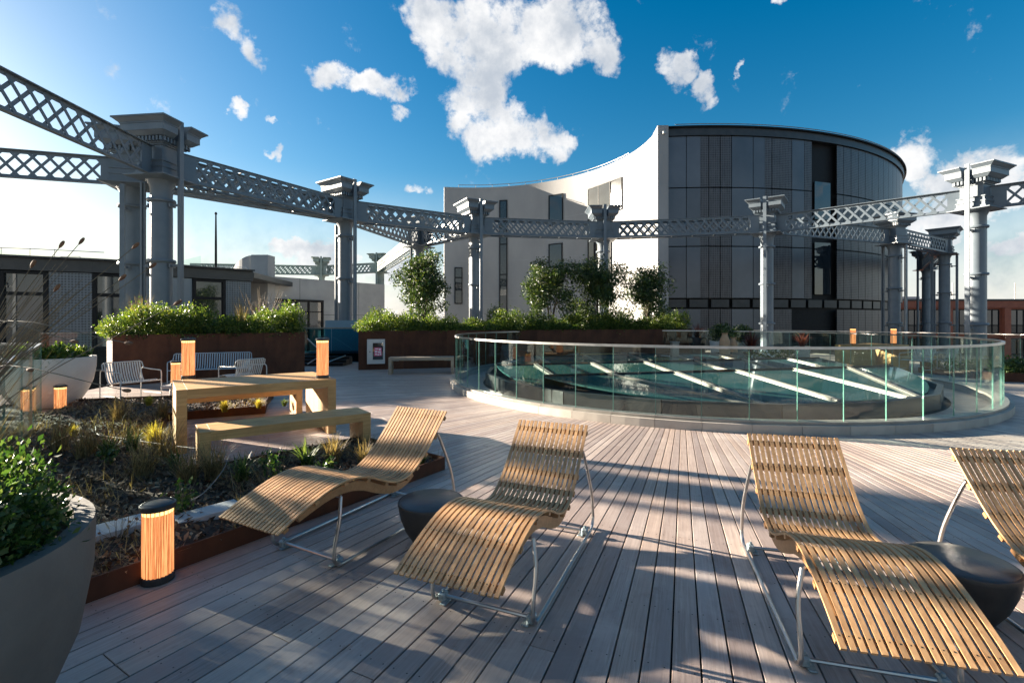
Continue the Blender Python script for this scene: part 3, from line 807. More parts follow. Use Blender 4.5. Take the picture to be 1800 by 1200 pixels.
def girders():
    girder('Z', 'A', 'nearest lattice girder entering at upper left above the planting bed', single=True, near=True)
    girder('Y', 'Ap', 'lower lattice girder entering at the left edge under the nearest one', single=True)
    girder('A', 'B', 'lattice girder from the far left column pair to the column between the planters', near=True)
    girder('Ap', 'B', 'second lattice girder close behind the one left of the middle column')
    girder('B', 'C', 'upper lattice girder crossing from the middle column to the white wall', near=True)
    girder('B', 'G', 'lattice girder slanting down right behind the middle column towards the small tree')
    girder('C', 'G', 'short lattice girder joining the half hidden column to the one by the hedge')
    girder('C', 'D', 'lattice girder crossing in front of the shaded white wall', near=True)
    girder('D', 'E', 'lattice girder crossing from the sunlit wall edge to the dark drum', near=True)
    girder('E', 'F', 'sunlit lattice girder rising to the far right column', single=True, near=True)
    girder('F', 'X', 'lattice girder leaving the picture at the far right', single=True)
    girder('E', 'I', 'shaded lattice girder low in front of the dark drum', single=True)
    girder('I', 'J', 'lattice girder at the right of the dark drum seen at a slant')
    girder('J', 'K', 'small far lattice girder between the slim columns at right')
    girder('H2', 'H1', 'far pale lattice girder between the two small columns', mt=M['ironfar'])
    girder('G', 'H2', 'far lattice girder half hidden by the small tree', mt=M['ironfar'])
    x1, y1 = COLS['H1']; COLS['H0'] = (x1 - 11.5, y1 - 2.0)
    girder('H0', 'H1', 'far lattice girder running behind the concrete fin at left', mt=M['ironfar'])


# ------------------------------------------------------------------ drum building
WC = (-3.9, 33.0); WR = 13.65; DC = (13.5, 58.1); DR = 26.0; ZTOP = 14.4


def hit_circle(u, c, r, far):
    t = (u - U0) / F; A = t * t + 1; B = -2 * (t * c[0] + c[1]); Cc = c[0] ** 2 + c[1] ** 2 - r * r
    d = math.sqrt(max(B * B - 4 * A * Cc, 0)); Y = (-B + (d if far else -d)) / (2 * A); return (t * Y, Y)


def drum():
    t = thing('drum_building', 'tall round building with pale concave wall at left and dark panelled drum at right', 'building', (10, 40, -22))
    ox, oy, oz = 10, 40, -22
    L = lambda x, y, z: (x - ox, y - oy, z - oz)
    # pale concave wall
    a0 = math.atan2(31.9 - WC[1], 9.62 - WC[0]); a1 = R(101.0); n = 48; th = .55
    m = MB(); vs = []
    for i in range(n + 1):
        a = a0 + (a1 - a0) * i / n
        for rr, z in ((WR, -22), (WR + th, -22), (WR + th, ZTOP), (WR, ZTOP)): vs.append(L(WC[0] + rr * math.cos(a), WC[1] + rr * math.sin(a), z))
    fs = [(i * 4 + k, i * 4 + (k + 1) % 4, (i + 1) * 4 + (k + 1) % 4, (i + 1) * 4 + k) for i in range(n) for k in range(4)] + [(0, 1, 2, 3), (n * 4 + 3, n * 4 + 2, n * 4 + 1, n * 4)]
    m.add(vs, fs); m.needfix = True; wall = m.build('wall', M['white'], t, True)
    # roof edge handrail on the wall
    m = MB(); m.tube([L(WC[0] + (WR + .4) * math.cos(a), WC[1] + (WR + .4) * math.sin(a), ZTOP + .35) for a in np.linspace(a0 + .45, a1 - .1, 24)], .03, 5)
    for a in np.linspace(a0 + .45, a1 - .1, 12): m.tube([L(WC[0] + (WR + .4) * math.cos(a), WC[1] + (WR + .4) * math.sin(a), z) for z in (ZTOP - .05, ZTOP + .35)], .02, 5)
    m.build('roof_rail', M['alu'], t)
    # panel joints of the wall: recessed lines read as thin dark strips
    for z in (10.9, 7.3, 3.7):
        vs = []; ns = 40
        for i in range(ns + 1):
            a = a0 + .03 + (a1 - a0 - .03) * i / ns
            for rr, dz in ((WR - .004, -.02), (WR - .004, .02)): vs.append(L(WC[0] + rr * math.cos(a), WC[1] + rr * math.sin(a), z + dz))
        MB().add(vs, [(2 * i, 2 * i + 2, 2 * i + 3, 2 * i + 1) for i in range(ns)]).build('joint', M['concrete'], wall)
    # windows on the wall
    def wwin(u0, u1, v0, v1, cols=1, rows=(), lit=False):
        p0, p1 = hit_circle(u0, WC, WR, True), hit_circle(u1, WC, WR, True); Ym = (p0[1] + p1[1]) / 2
        za, zb = H_CAM + (V0 - v1) / F * Ym, H_CAM + (V0 - v0) / F * Ym
        c = ((p0[0] + p1[0]) / 2, (p0[1] + p1[1]) / 2); w = math.dist(p0, p1); ang = math.atan2(p1[1] - p0[1], p1[0] - p0[0])
        f = thing('window', '', ''); del f['label']; del f['category']
        f.parent = t; f.location = L(c[0], c[1], za); f.rotation_euler = (0, 0, ang)
        h = zb - za; b = .09; sag = .10 if w > 1.6 else .03
        m = MB(); m.bbox(-w / 2, -w / 2 + b, -.09, .36, 0, h); m.bbox(w / 2 - b, w / 2, -.09, .36, 0, h); m.bbox(-w / 2 + b, w / 2 - b, -.09, .36, 0, b); m.bbox(-w / 2 + b, w / 2 - b, -.09, .36, h - b, h)
        for k in range(1, cols): m.bbox(-w / 2 + w * k / cols - .035, -w / 2 + w * k / cols + .035, -.08, .2, b, h - b)
        for r_ in rows: m.bbox(-w / 2 + b, w / 2 - b, -.075, .19, h * r_ - .05, h * r_ + .05)
        m.build('frame', M['black'], f)
        for k in range(cols):
            xa_, xb_ = -w / 2 + w * k / cols + .03, -w / 2 + w * (k + 1) / cols - .03
            m = MB(); m.bbox(-(xb_ - xa_) / 2, (xb_ - xa_) / 2, -.012, .012, b * .6, h - b * .6); o = m.build('pane', M['win'], f); o.location = ((xa_ + xb_) / 2, -.045, 0)
            if lit and k == 2:       # sash that catches the sun
                want = math.atan2(sun_dir.y - .977 * math.cos(SUN_EL), sun_dir.x - .2126 * math.cos(SUN_EL)); o.rotation_euler = (0, 0, want - (ang - math.pi / 2))
    wwin(878, 892, 352, 556, 1, (.36, .62)); wwin(799, 813, 470, 534, 1, (.72,)); wwin(965, 990, 342, 396); wwin(965, 989, 428, 470)
    wwin(1034, 1094, 322, 376, 3, (), True); wwin(1034, 1046, 385, 466); wwin(989, 1034, 464, 478, 2); wwin(1048, 1075, 420, 520, 2)
    # end fin
    m = MB(); e = (9.62, 31.9); m.prism([(e[0] - .01 - ox, e[1] - .02 - oy), (e[0] + .70 - ox, e[1] - .02 - oy), (e[0] + .70 - ox, e[1] + 1.5 - oy), (e[0] + .12 - ox, e[1] + 1.5 - oy)], 0, ZTOP + .05 - oz); m.build('end_fin', M['white'], t)
    m = MB(); m.lathe([(.10, 0), (.10, .14), (.03, .2)], 10); cmr = m.build('security_camera', M['chairw'], t, True); cmr.location = L(9.98, 31.78, 13.85)
    # dark drum
    seg = []
    angd = lambda p: math.atan2(p[1] - DC[1], p[0] - DC[0])
    def arcwall(aa, ab, r, z0, z1, mt, name, thick=.06, parent=t, nseg=None, uvr=None):
        ns = nseg or max(2, int(abs(ab - aa) / .02)); vs = []
        for i in range(ns + 1):
            a = aa + (ab - aa) * i / ns
            for rr, z in ((r, z0), (r, z1), (r - thick, z1), (r - thick, z0)): vs.append(L(DC[0] + rr * math.cos(a), DC[1] + rr * math.sin(a), z))
        fs = [(i * 4 + k, i * 4 + (k + 1) % 4, (i + 1) * 4 + (k + 1) % 4, (i + 1) * 4 + k) for i in range(ns) for k in range(4)] + [(0, 1, 2, 3), (ns * 4 + 3, ns * 4 + 2, ns * 4 + 1, ns * 4)]
        mb = MB(); mb.add(vs, fs); mb.needfix = True
        uv = lambda co: ((math.atan2(co.y + oy - DC[1], co.x + ox - DC[0]) % (2 * math.pi)) * DR, co.z)
        return mb.build(name, mt, parent, False, uv=uv)
    A0 = angd((10.32, 32.3)) % (2 * math.pi); AT = angd(hit_circle(1587.2, DC, DR, False)) % (2 * math.pi) + .25
    arcwall(A0, AT, DR - .35, -22, ZTOP - .3, M['black'], 'core_wall', .3)
    arcwall(A0, AT, DR + .12, ZTOP - .55, ZTOP - .05, M['zinc'], 'fascia', .8)
    arcwall(A0, AT, DR + .28, ZTOP - .048, ZTOP + .05, M['black'], 'parapet', 1.0)
    mr = MB(); mr.tube([L(DC[0] + (DR + .2) * math.cos(a), DC[1] + (DR + .2) * math.sin(a), ZTOP + .16) for a in np.linspace(A0 + .02, AT, 60)], .03, 5); mr.build('roof_rail', M['alu'], t)
    us = [1174, 1206.5, 1246, 1266, 1286, 1324, 1357, 1392, 1427]; kinds = 'pprrpprp'
    us2 = [1471, 1483, 1496, 1509, 1521, 1533, 1544, 1553, 1562, 1569.5, 1576, 1581.5, 1586]
    rows = [(10.45, 13.82), (6.55, 10.38), (3.1, 6.48), (-3.0, 2.35)]
    ad = lambda u: angd(hit_circle(u, DC, DR, False)) % (2 * math.pi)
    for ri, (z0, z1) in enumerate(rows):
        for i in range(len(us) - 1):
            if ri == 3 and i >= 7: continue
            k = kinds[i]; a, b = ad(us[i]), ad(us[i + 1])
            mt = M['perf'] if k == 'r' else M['panel']
            arcwall(a + .0008, b - .0008, DR, z0, z1, mt, 'facade_panel', .08, nseg=3)
            if k == 'p' and i in (1, 5, 7):   # part of the plain panel is perforated
                arcwall(a + (b - a) * .62, b - .001, DR + .012, z0 + .02, z1 - .02, M['perf'], 'perforated_strip', .02, nseg=2)
        for i in range(len(us2) - 1):
            a, b = ad(us2[i]), ad(us2[i + 1]); arcwall(a + .0008, b - .0008, DR, z0, z1, M['perf'], 'facade_panel', .08, nseg=2)
    arcwall(ad(us2[-1]) + .002, AT, DR, 3.1, 13.82, M['perf'], 'facade_panel', .08)
    # balcony recess with glass
    a, b = ad(1432), ad(1467)
    for (z0, z1) in ((8.6, 11.2), (3.4, 7.0)):
        arcwall(a + .01, b - .004, DR - .22, z0, z1, M['win'], 'recess_window', .05, nseg=2)
    for i in range(14):
        aa = A0 + .004 + i * .055; arcwall(aa, aa + .046, DR - .12, 2.48, 3.0, M['zinc'], 'band_panel', .05, nseg=2)


# ------------------------------------------------------------------ left pavilions
def pavilion():
    zt = 4.15
    pts_u = [(-420, 108), (-160, 111), (0, 112), (85, 108), (163, 105), (220, 102), (338, 93), (396, 89), (441, 86)]
    P = [((u - U0) / F * (F * (zt - H_CAM) / o), F * (zt - H_CAM) / o) for u, o in pts_u]
    t = thing('pavilion', 'low dark pavilion at left with black fascia, grey panels and tall windows', 'building', (P[5][0], P[5][1], 0)); ox, oy = P[5]
    kinds = ['p', 'p', 'w', 'f', 'w', 'p', 'w', 'f']
    for (a, b, k) in zip(P[:-1], P[1:], kinds):
        Lh = math.dist(a, b); th = math.atan2(b[1] - a[1], b[0] - a[0]); c = ((a[0] + b[0]) / 2 - ox, (a[1] + b[1]) / 2 - oy)
        nx, ny = math.sin(th), -math.cos(th)
        m = MB(); m.box((c[0] - nx * .1, c[1] - ny * .1, zt - .26), (Lh + .1, .5, .5), th); m.box((c[0] + nx * .05, c[1] + ny * .05, zt + .03), (Lh + .15, .7, .07), th); m.build('fascia', M['zinc'], t)
        m = MB(); m.box((c[0] - nx * .45, c[1] - ny * .45, zt / 2 - 3), (Lh + .2, .3, zt + 5.4), th); m.build('wall', M['black'], t)
        if k == 'w':
            f = obj('window', None, t, (c[0], c[1], 0), th)
            m = MB(); h0, h1 = .35, zt - .55
            m.bbox(-Lh / 2, -Lh / 2 + .14, -.1, .12, h0, h1); m.bbox(Lh / 2 - .14, Lh / 2, -.1, .12, h0, h1); m.bbox(-Lh / 2 + .14, Lh / 2 - .14, -.1, .12, h1 - .1, h1); m.bbox(-Lh / 2 + .14, Lh / 2 - .14, -.1, .12, h0, h0 + .12); m.bbox(-Lh / 2 + .14, Lh / 2 - .14, -.08, .1, 2.62, 2.76)
            if Lh > 2: m.bbox(Lh * .18 - .07, Lh * .18 + .07, -.08, .1, h0 + .12, 2.62)
            m.build('frame', M['black'], f)
            m = MB(); m.bbox(-Lh / 2 + .1, Lh / 2 - .1, .02, .05, h0 + .05, h1 - .05); m.build('pane', M['win'], f)
        else:
            n = max(1, round(Lh / 1.6)); w = Lh / n
            for i in range(n):
                m = MB(); m.bbox(-w / 2 + .012, w / 2 - .012, -.03, .03, .1, zt - .54); dx, dy = math.cos(th), math.sin(th); q = -Lh / 2 + (i + .5) * w
                o = m.build('wall_panel', M['perfL'] if (k == 'f' and (i % 2 == 1 or n == 1)) else M['panelL'], t, uv=lambda co: (co.x, co.z)); o.location = (c[0] + dx * q, c[1] + dy * q, 0); o.rotation_euler = (0, 0, th)
    m = MB(); back = [(x - ox - 1, y - oy + 7) for x, y in P[::-1]]; m.prism([(x - ox, y - oy + .3) for x, y in P] + back, zt - .3, zt - .02); m.build('roof', M['zinc'], t)
    # roof-top glass screens and thin rails
    s = thing('roof_screen', 'frosted glass screens and thin rail on the dark pavilion roof at far left', 'screen', (*ray_pt(60, 0, 23.5)[:2], zt))
    for k, (u0, u1, h0, h1) in enumerate([(-30, 30, 1.0, .78), (30, 64, .78, .5), (66, 108, .42, .42)]):
        a, b = ray_pt(u0, 0, 23.5), ray_pt(u1, 0, 23.5); x0, x1 = a[0] - s.location.x, b[0] - s.location.x
        MB().add([(x0 + .04, -.01, 0), (x1 - .04, -.01, 0), (x1 - .04, -.01, h1), (x0 + .04, -.01, h0), (x0 + .04, .01, 0), (x1 - .04, .01, 0), (x1 - .04, .01, h1), (x0 + .04, .01, h0)], [(0, 1, 2, 3), (7, 6, 5, 4), (0, 4, 5, 1), (1, 5, 6, 2), (2, 6, 7, 3), (3, 7, 4, 0)]).build('glass_panel', M['glass'], s)
    m = MB(); m.tube([(-2.5, 0, 1.0), (0, 0, .92), (3.4, 0, .75)], .018, 5); m.tube([(1.3, 0, 0), (1.3, 0, .55), (2.2, 0, .55), (2.7, 0, .1)], .018, 5)
    for x in (-1.6, -.2, 1.0): m.tube([(x, 0, 0), (x, 0, .95 - .03 * x)], .015, 5)
    m.build('rail', M['steel'], s)
    s = thing('roof_screen', 'small patterned glass screen with planting on the pavilion roof beside the thick column', 'screen', (*ray_pt(332, 0, 27)[:2], zt - .1))
    m = MB(); m.add([(-.7, 0, 0), (.65, 0, 0), (.65, 0, 1.15), (-.7, 0, .8), (-.7, .03, 0), (.65, .03, 0), (.65, .03, 1.15), (-.7, .03, .8)], [(0, 1, 2, 3), (7, 6, 5, 4), (0, 4, 5, 1), (1, 5, 6, 2), (2, 6, 7, 3), (3, 7, 4, 0)]); m.build('glass_panel', M['glass'], s)
    m = MB(); m.bbox(.7, 1.3, .1, .6, 0, .42); m.build('box', M['concrete'], s)
    m = MB(); m.tube([(1.5, 0, 0), (1.5, 0, .55), (3.2, 0, .5), (3.9, 0, -.1)], .02, 5); m.tube([(3.2, 0, 0), (3.2, 0, .5)], .02, 5); m.build('rail', M['steel'], s)
    pp, _ = blob_points([(-.3, -.2, .2, .5, .25, .25)], 260); obj('foliage', leaf_mesh('foliage', pp, .1, M['leafmid']), s)
    p = ray_pt(379.5, 0, 25); f = thing('flagpole', 'thin dark flagpole rising from the pavilion roof', 'flagpole', (p[0], p[1], zt - .1))
    MB().lathe([(.06, 0), (.055, 1.5), (.035, 3.0)], 8).build('pole', M['black'], f, True); MB().lathe([(.035, 3.0), (.07, 3.05), (.05, 3.12), (.01, 3.15)], 8).build('finial', M['black'], f, True)


def grey_wall():
    zt = 4.45
    a, b = ((470 - U0) / F * 31.0, 31.0), ((676 - U0) / F * 38.5, 38.5)
    L = math.dist(a, b); th = math.atan2(b[1] - a[1], b[0] - a[0])
    t = thing('roof_house', 'low pale grey rooftop wall with dark window band behind the middle column', 'building', (a[0], a[1], 0), th)
    m = MB(); m.bbox(0, L, 0, .5, -8, zt); m.bbox(L - .5, L, .5, 5, -8, zt); m.build('wall', M['concrete'], t)
    for x in (2.2, 4.9, 6.9):
        m = MB(); m.bbox(x - .012, x + .012, -.004, 0, -8, zt); m.build('joint', M['zinc'], t)
    m = MB(); m.bbox(0, L, -.004, 0, 1.98, 2.01); m.build('joint', M['zinc'], t)
    f = obj('window', None, t, (0.15, 0, 0))
    m = MB(); h1 = 2.95; W_ = 3.75; m.bbox(-.1, W_, -.14, 0, h1 - .1, h1 + .06); m.bbox(W_ - .12, W_, -.13, 0, -.5, h1 - .1)
    for x in (.0, 1.1, 1.75, 2.6): m.bbox(x, x + .1, -.12, 0, -.5, h1 - .1)
    m.bbox(0, W_ - .12, -.1, 0, 2.15, 2.22); m.build('frame', M['black'], f)
    m = MB(); m.bbox(.05, W_ - .06, -.05, -.02, -.5, h1 - .05); m.build('pane', M['win'], f)
    c = ray_pt(447, 0, 29.5)
    t = thing('concrete_fin', 'curved concrete fin wall with square end standing on the roof at left', 'wall', (c[0], c[1], 0))
    vs = []; ns = 8
    for i in range(ns + 1):
        k = i / ns; x = -2.0 * k - .2; y = 1.2 * k * k + .2; z = 5.6 - .95 * k ** 1.7
        vs += [(x, y, -5), (x, y + .5, -5), (x, y + .5, z), (x, y, z)]
    fs = [(i * 4 + k, i * 4 + (k + 1) % 4, (i + 1) * 4 + (k + 1) % 4, (i + 1) * 4 + k) for i in range(ns) for k in range(4)] + [(0, 1, 2, 3), (ns * 4 + 3, ns * 4 + 2, ns * 4 + 1, ns * 4)]
    m = MB(); m.add(vs, fs); m.needfix = True; m.build('fin', M['concrete'], t)
    m = MB(); m.bbox(-.2, .82, 0, .9, -5, 5.6); m.build('end_block', M['concrete'], t)


def stair_box():
    t = thing('stair_enclosure', 'blue glass stair enclosure in the gap between the two rust planters', 'enclosure', (*ray_pt(582, 0, 18.5)[:2], 0))
    m = MB(); m.bbox(-1.15, .0, 0, .02, -.2, 1.28); m.build('glass_panel', M['glassb'], t)
    m = MB(); m.bbox(.02, 1.1, .0, .02, -.2, 1.28); m.build('glass_panel', M['glassb'], t)
    m = MB(); m.bbox(-1.35, 1.15, -.03, .05, 1.285, 1.33); m.build('cap_rail', M['alu'], t)
    m = MB(); m.bbox(-1.0, 2.2, 2.0, 2.4, -2, 1.6); m.build('blue_wall', M['blueclad'], t)
    m = MB(); m.bbox(-1.4, 1.2, .3, 1.8, -.3, .32); m.build('upstand', M['black'], t)
    m = MB(); m.tube([(-.4, -1.2, .95), (.30, -1.5, .42), (-.1, -1.9, .1)], .022, 6); m.tube([(1.0, -1.3, .35), (.15, -2.1, -.02)], .022, 6); m.build('stair_rail', M['steel'], t)
    m = MB()
    for k in range(3): m.bbox(-.9, 1.0, -1.6 + k * .35, -1.27 + k * .35, 0.002, .10 + .09 * k)
    m.build('steps', M['black'], t)


def brick_building():
    D = 62.0; x0 = (1560 - U0) / F * D; x1 = (2150 - U0) / F * D; zt = 4.1
    t = thing('brick_building', 'long low red brick building with dark windows at the far right', 'building', (x0, D, -22))
    W_ = x1 - x0; h = zt + 22
    m = MB(); m.bbox(0, W_, 0, 12, 0, h); m.build('wall', M['brick'], t)
    m = MB(); m.bbox(-.2, W_ + .2, -.35, .0, h - .9, h - .02); m.build('cornice', M['brick'], t)
    m = MB(); m.bbox(-.3, W_ + .3, -.45, 12.2, h + .002, h + .22); m.build('roof_edge', M['zinc'], t)
    pitch = 7.4
    for k in range(int(W_ / pitch)):
        for fl in range(3):
            zb = h - 4.0 - fl * 3.9 if fl else h - 4.2
            f = obj('window', None, t, (.9 + k * pitch, 0, zb))
            m = MB(); ww = pitch - 1.5; hh = 3.1
            m.bbox(0, ww, -.08, -.02, hh - .1, hh); m.bbox(0, ww, -.08, -.02, 0, .1)
            for q in range(8): m.bbox(ww * q / 7 - .05, ww * q / 7 + .05, -.10, -.02, .1, hh - .1)
            m.bbox(0, ww, -.1, -.02, 1.0, 1.12); m.build('frame', M['black'], f)
            m = MB(); m.bbox(0, ww, -.04, -.01, .05, hh - .05); m.build('pane', M['win'], f)
        m = MB(); m.bbox(k * pitch - .25, k * pitch + .55, -.5, -.01, 0, h - .92); m.build('pier', M['brick'], t)
    m = MB()
    for x in (12, 20.5): m.tube([(x, 4, h), (x, 4, h + 2.6)], .06, 5)
    m.build('mast', M['alu'], t)
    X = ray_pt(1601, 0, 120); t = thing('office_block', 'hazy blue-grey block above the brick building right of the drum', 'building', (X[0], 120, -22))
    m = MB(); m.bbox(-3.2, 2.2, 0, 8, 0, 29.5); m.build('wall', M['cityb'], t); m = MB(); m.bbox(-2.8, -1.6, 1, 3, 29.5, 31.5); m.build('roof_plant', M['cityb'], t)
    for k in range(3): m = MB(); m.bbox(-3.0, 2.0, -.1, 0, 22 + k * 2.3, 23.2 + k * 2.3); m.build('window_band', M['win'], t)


# ------------------------------------------------------------------ planters
def corten_planter(name, label, pts, depth, h, ph=None, step=1.25):
    ox, oy = pts[0]; t = thing(name, label, 'planter', (ox, oy, 0))
    back = []
    for i, p in enumerate(pts):
        a = pts[max(i - 1, 0)]; b = pts[min(i + 1, len(pts) - 1)]; th = math.atan2(b[1] - a[1], b[0] - a[0]); back.append((p[0] - math.sin(th) * depth, p[1] + math.cos(th) * depth))
    loop = list(pts) + back[::-1]
    for i in range(len(loop)):
        a, b = loop[i], loop[(i + 1) % len(loop)]; L = math.dist(a, b); th = math.atan2(b[1] - a[1], b[0] - a[0]); n = max(1, round(L / step)); w = L / n
        for k in range(n):
            c = (a[0] + math.cos(th) * (k + .5) * w - ox, a[1] + math.sin(th) * (k + .5) * w - oy)
            m = MB(); m.box((0, 0, h / 2), (w - .004, .012, h)); m.box((0, .03, h - .008), (w - .004, .05, .012)); o = m.build('steel_panel', M['corten'], t); o.location = (c[0], c[1], 0); o.rotation_euler = (0, 0, th)
    sc = lambda P: [(x - ox, y - oy) for x, y in P]
    q = sc(loop); cx = sum(p[0] for p in q) / len(q); cy = sum(p[1] for p in q) / len(q)
    MB().prism(q, 0.02, h - .12).build('soil', M['soil'], t)
    return t, pts, back


def hedge(name, label, pts, back, h, dz, n, mt, size, droop=0.0, grp=None, seed=0):
    rnd = random.Random(seed); bl = []
    tot = sum(math.dist(a, b) for a, b in zip(pts[:-1], pts[1:])); ox, oy = pts[0]
    for (a, b, c, d) in zip(pts[:-1], pts[1:], back[:-1], back[1:]):
        m = max(2, int(math.dist(a, b) / .36))
        for k in range(m):
            t = (k + rnd.random()) / m
            for q in (.14, .5, .85):
                x = (a[0] * (1 - t) + b[0] * t) * (1 - q) + (c[0] * (1 - t) + d[0] * t) * q; y = (a[1] * (1 - t) + b[1] * t) * (1 - q) + (c[1] * (1 - t) + d[1] * t) * q
                hh = dz * rnd.uniform(.45, 1.08) * (.82 + .26 * math.sin((x + y) * 1.35 + seed)); bl.append((x - ox, y - oy, h + hh * .42, rnd.uniform(.26, .42), rnd.uniform(.26, .42), hh * .62))
                if q < .2 and droop and rnd.random() < .5: bl.append((x - ox, y - oy - .06, h - .02, .2, .14, droop))
    P, N = blob_points(bl, n, .5)
    o = obj(name, leaf_mesh(name, P, size, mt, .5, .35, .4, N), None, (ox, oy, 0)); tag(o, label, 'hedge'); return o


def tree(name, label, x, y, z0, h, w, n, seed, grp='small trees in the right planter', leaf=.105, mt=None):
    rnd = random.Random(seed); t = thing(name, label, 'tree', (x, y, z0), 0, grp)
    m = MB(); tips = []
    for k in range(6):
        a = rnd.uniform(0, 6.28); sp = w * rnd.uniform(.2, .55); pts = spline([(0.06 * math.cos(a), .06 * math.sin(a), -.2), (sp * .25 * math.cos(a), sp * .25 * math.sin(a), h * .3), (sp * .7 * math.cos(a + .3), sp * .7 * math.sin(a + .3), h * .62), (sp * math.cos(a + .4), sp * math.sin(a + .4), h * rnd.uniform(.82, .98))], 10)
        m.tube(pts, [.028 * (1 - .8 * i / 10) for i in range(11)], 6)
        for j in (4, 5, 6, 7, 8):
            p = pts[j]; a2 = rnd.uniform(0, 6.28); l = w * rnd.uniform(.25, .5); e = p + Vector((math.cos(a2) * l, math.sin(a2) * l, l * rnd.uniform(.2, .9))); m.tube([p, (p + e) / 2 + Vector((0, 0, -.03)), e], [.012, .008, .004], 5); tips.append(e)
        tips.append(pts[-1])
    m.build('trunk', M['bark'], t, True)
    bl = []
    for e in tips:
        s = rnd.uniform(.16, .30) * (w / .75); bl.append((e.x, e.y, e.z, s, s, s * rnd.uniform(.8, 1.25)))
    for k in range(22):
        a = rnd.uniform(0, 6.28); rr = w * math.sqrt(rnd.random()) * .85; s = rnd.uniform(.14, .26) * (w / .75); bl.append((rr * math.cos(a), rr * math.sin(a), h * rnd.uniform(.2, .85), s, s, s))
    P, N = blob_points(bl, n, .25); obj('crown', leaf_mesh('crown', P, leaf, mt or M['leafdark'], .42, .25, .4), t); return t


def planters():
    Lp = [(-9.7, 11.75), (-8.1, 13.35), (-6.33, 14.75)]
    t, f, b = corten_planter('corten_planter', 'rust-brown steel planter at left behind the blue sofa', Lp, 1.25, 1.24)
    hedge('hedge', 'bright leafy hedge spilling over the left rust planter', f, b, 1.22, .85, 38000, M['leafmid'], .06, .22, seed=3)
    Rp = [(-4.95, 15.6), (-2.2, 16.35), (.9, 17.25), (4.0, 18.2), (7.1, 19.1)]
    t, f, b = corten_planter('corten_planter', 'long rust-brown steel planter behind the skylight carrying the small trees', Rp, 1.7, 1.26, step=1.55)
    hedge('hedge', 'long green hedge with yellow tips in the rust planter under the small trees', f, b, 1.24, .78, 75000, M['leafmid'], .066, .08, seed=9)
    zz = 1.2
    for (u, Y, top, w, n, seed, lab) in [(742, 17.3, 447, 1.15, 9500, 1, 'leafy evergreen tree alone at the left end of the rust planter'), (968, 18.6, 458, 1.12, 9500, 2, 'evergreen tree left of the close pair in front of the white wall'), (1052, 18.9, 460, 1.12, 9500, 3, 'evergreen tree right of the close pair in front of the white wall'), (1137, 19.3, 470, 1.08, 8500, 4, 'rounder evergreen tree in front of the end of the white wall')]:
        tree('evergreen_tree', lab, (u - U0) / F * Y, Y, zz, H_CAM + (V0 - top) / F * Y - zz - .05, w, n, seed)
    # dry pale grasses among the left hedge
    for i, (u, Y, lab) in enumerate([(245, 12.6, 'pale feathery grass at the left end of the left hedge'), (425, 14.0, 'tan feathery grass standing above the middle of the left hedge')]):
        o = obj('feather_grass', tuft_mesh('feather_grass', M['dry'], 150, .95, .42, .004, .1), None, ((u - U0) / F * Y, Y, 1.15)); tag(o, lab, 'grass')
    # bare twig shrub behind the left planter
    t = thing('bare_shrub', 'leafless twiggy shrub behind the right end of the left hedge', 'shrub', ((458 - U0) / F * 16.5, 16.5, .6)); m = MB(); rnd = random.Random(5)
    for k in range(26):
        a = rnd.uniform(0, 6.28); s = rnd.uniform(.15, .85); p = spline([(0, 0, 0), (s * .3 * math.cos(a), s * .3 * math.sin(a), .8), (s * math.cos(a), s * math.sin(a), rnd.uniform(1.5, 2.3))], 6); m.tube(p, [.014 * (1 - .8 * i / 6) for i in range(7)], 4)
        for j in (2, 3, 4, 5):
            e = p[j] + Vector((rnd.uniform(-.25, .25), rnd.uniform(-.25, .25), rnd.uniform(.1, .45))); m.tube([p[j], e], [.006, .002], 3)
    m.build('twigs', M['dry'], t)
    # cabinet on the planter's face, and its sign
    c = ray_pt(661, 617, 15.72); th = math.atan2(.75, 2.75)
    t = thing('fire_cabinet', 'pale framed cabinet with dark glass and pink notice set in the rust planter', 'cabinet', (c[0], c[1], .19), th)
    m = MB(); w, h = .56, .80
    m.cbox(-w / 2, w / 2, -.05, .1, 0, h, .006); m.build('case', M['cabinet'], t)
    m = MB(); m.bbox(-.10, .22, -.062, -.052, .14, .68); m.build('pane', M['win'], t)
    m = MB(); m.bbox(-.055, .175, -.068, -.063, .26, .53); s = m.build('notice', M['sticker'], t)
    for (x0, x1, z0, z1) in ((-.03, .07, .47, .50), (.09, .15, .44, .50), (-.035, .04, .38, .43), (.06, .155, .36, .41), (-.02, .02, .29, .35), (.04, .10, .28, .32), (.12, .16, .29, .34)):
        m = MB(); m.bbox(x0, x1, -.072, -.069, z0, z1); m.build('print', M['stickw'], s)
    m = MB(); m.lathe([(.018, 0), (.018, .03), (.008, .035)], 8); kn = m.build('latch', M['black'], t); kn.rotation_euler = (R(90), 0, 0); kn.location = (-.19, -.05, .40)


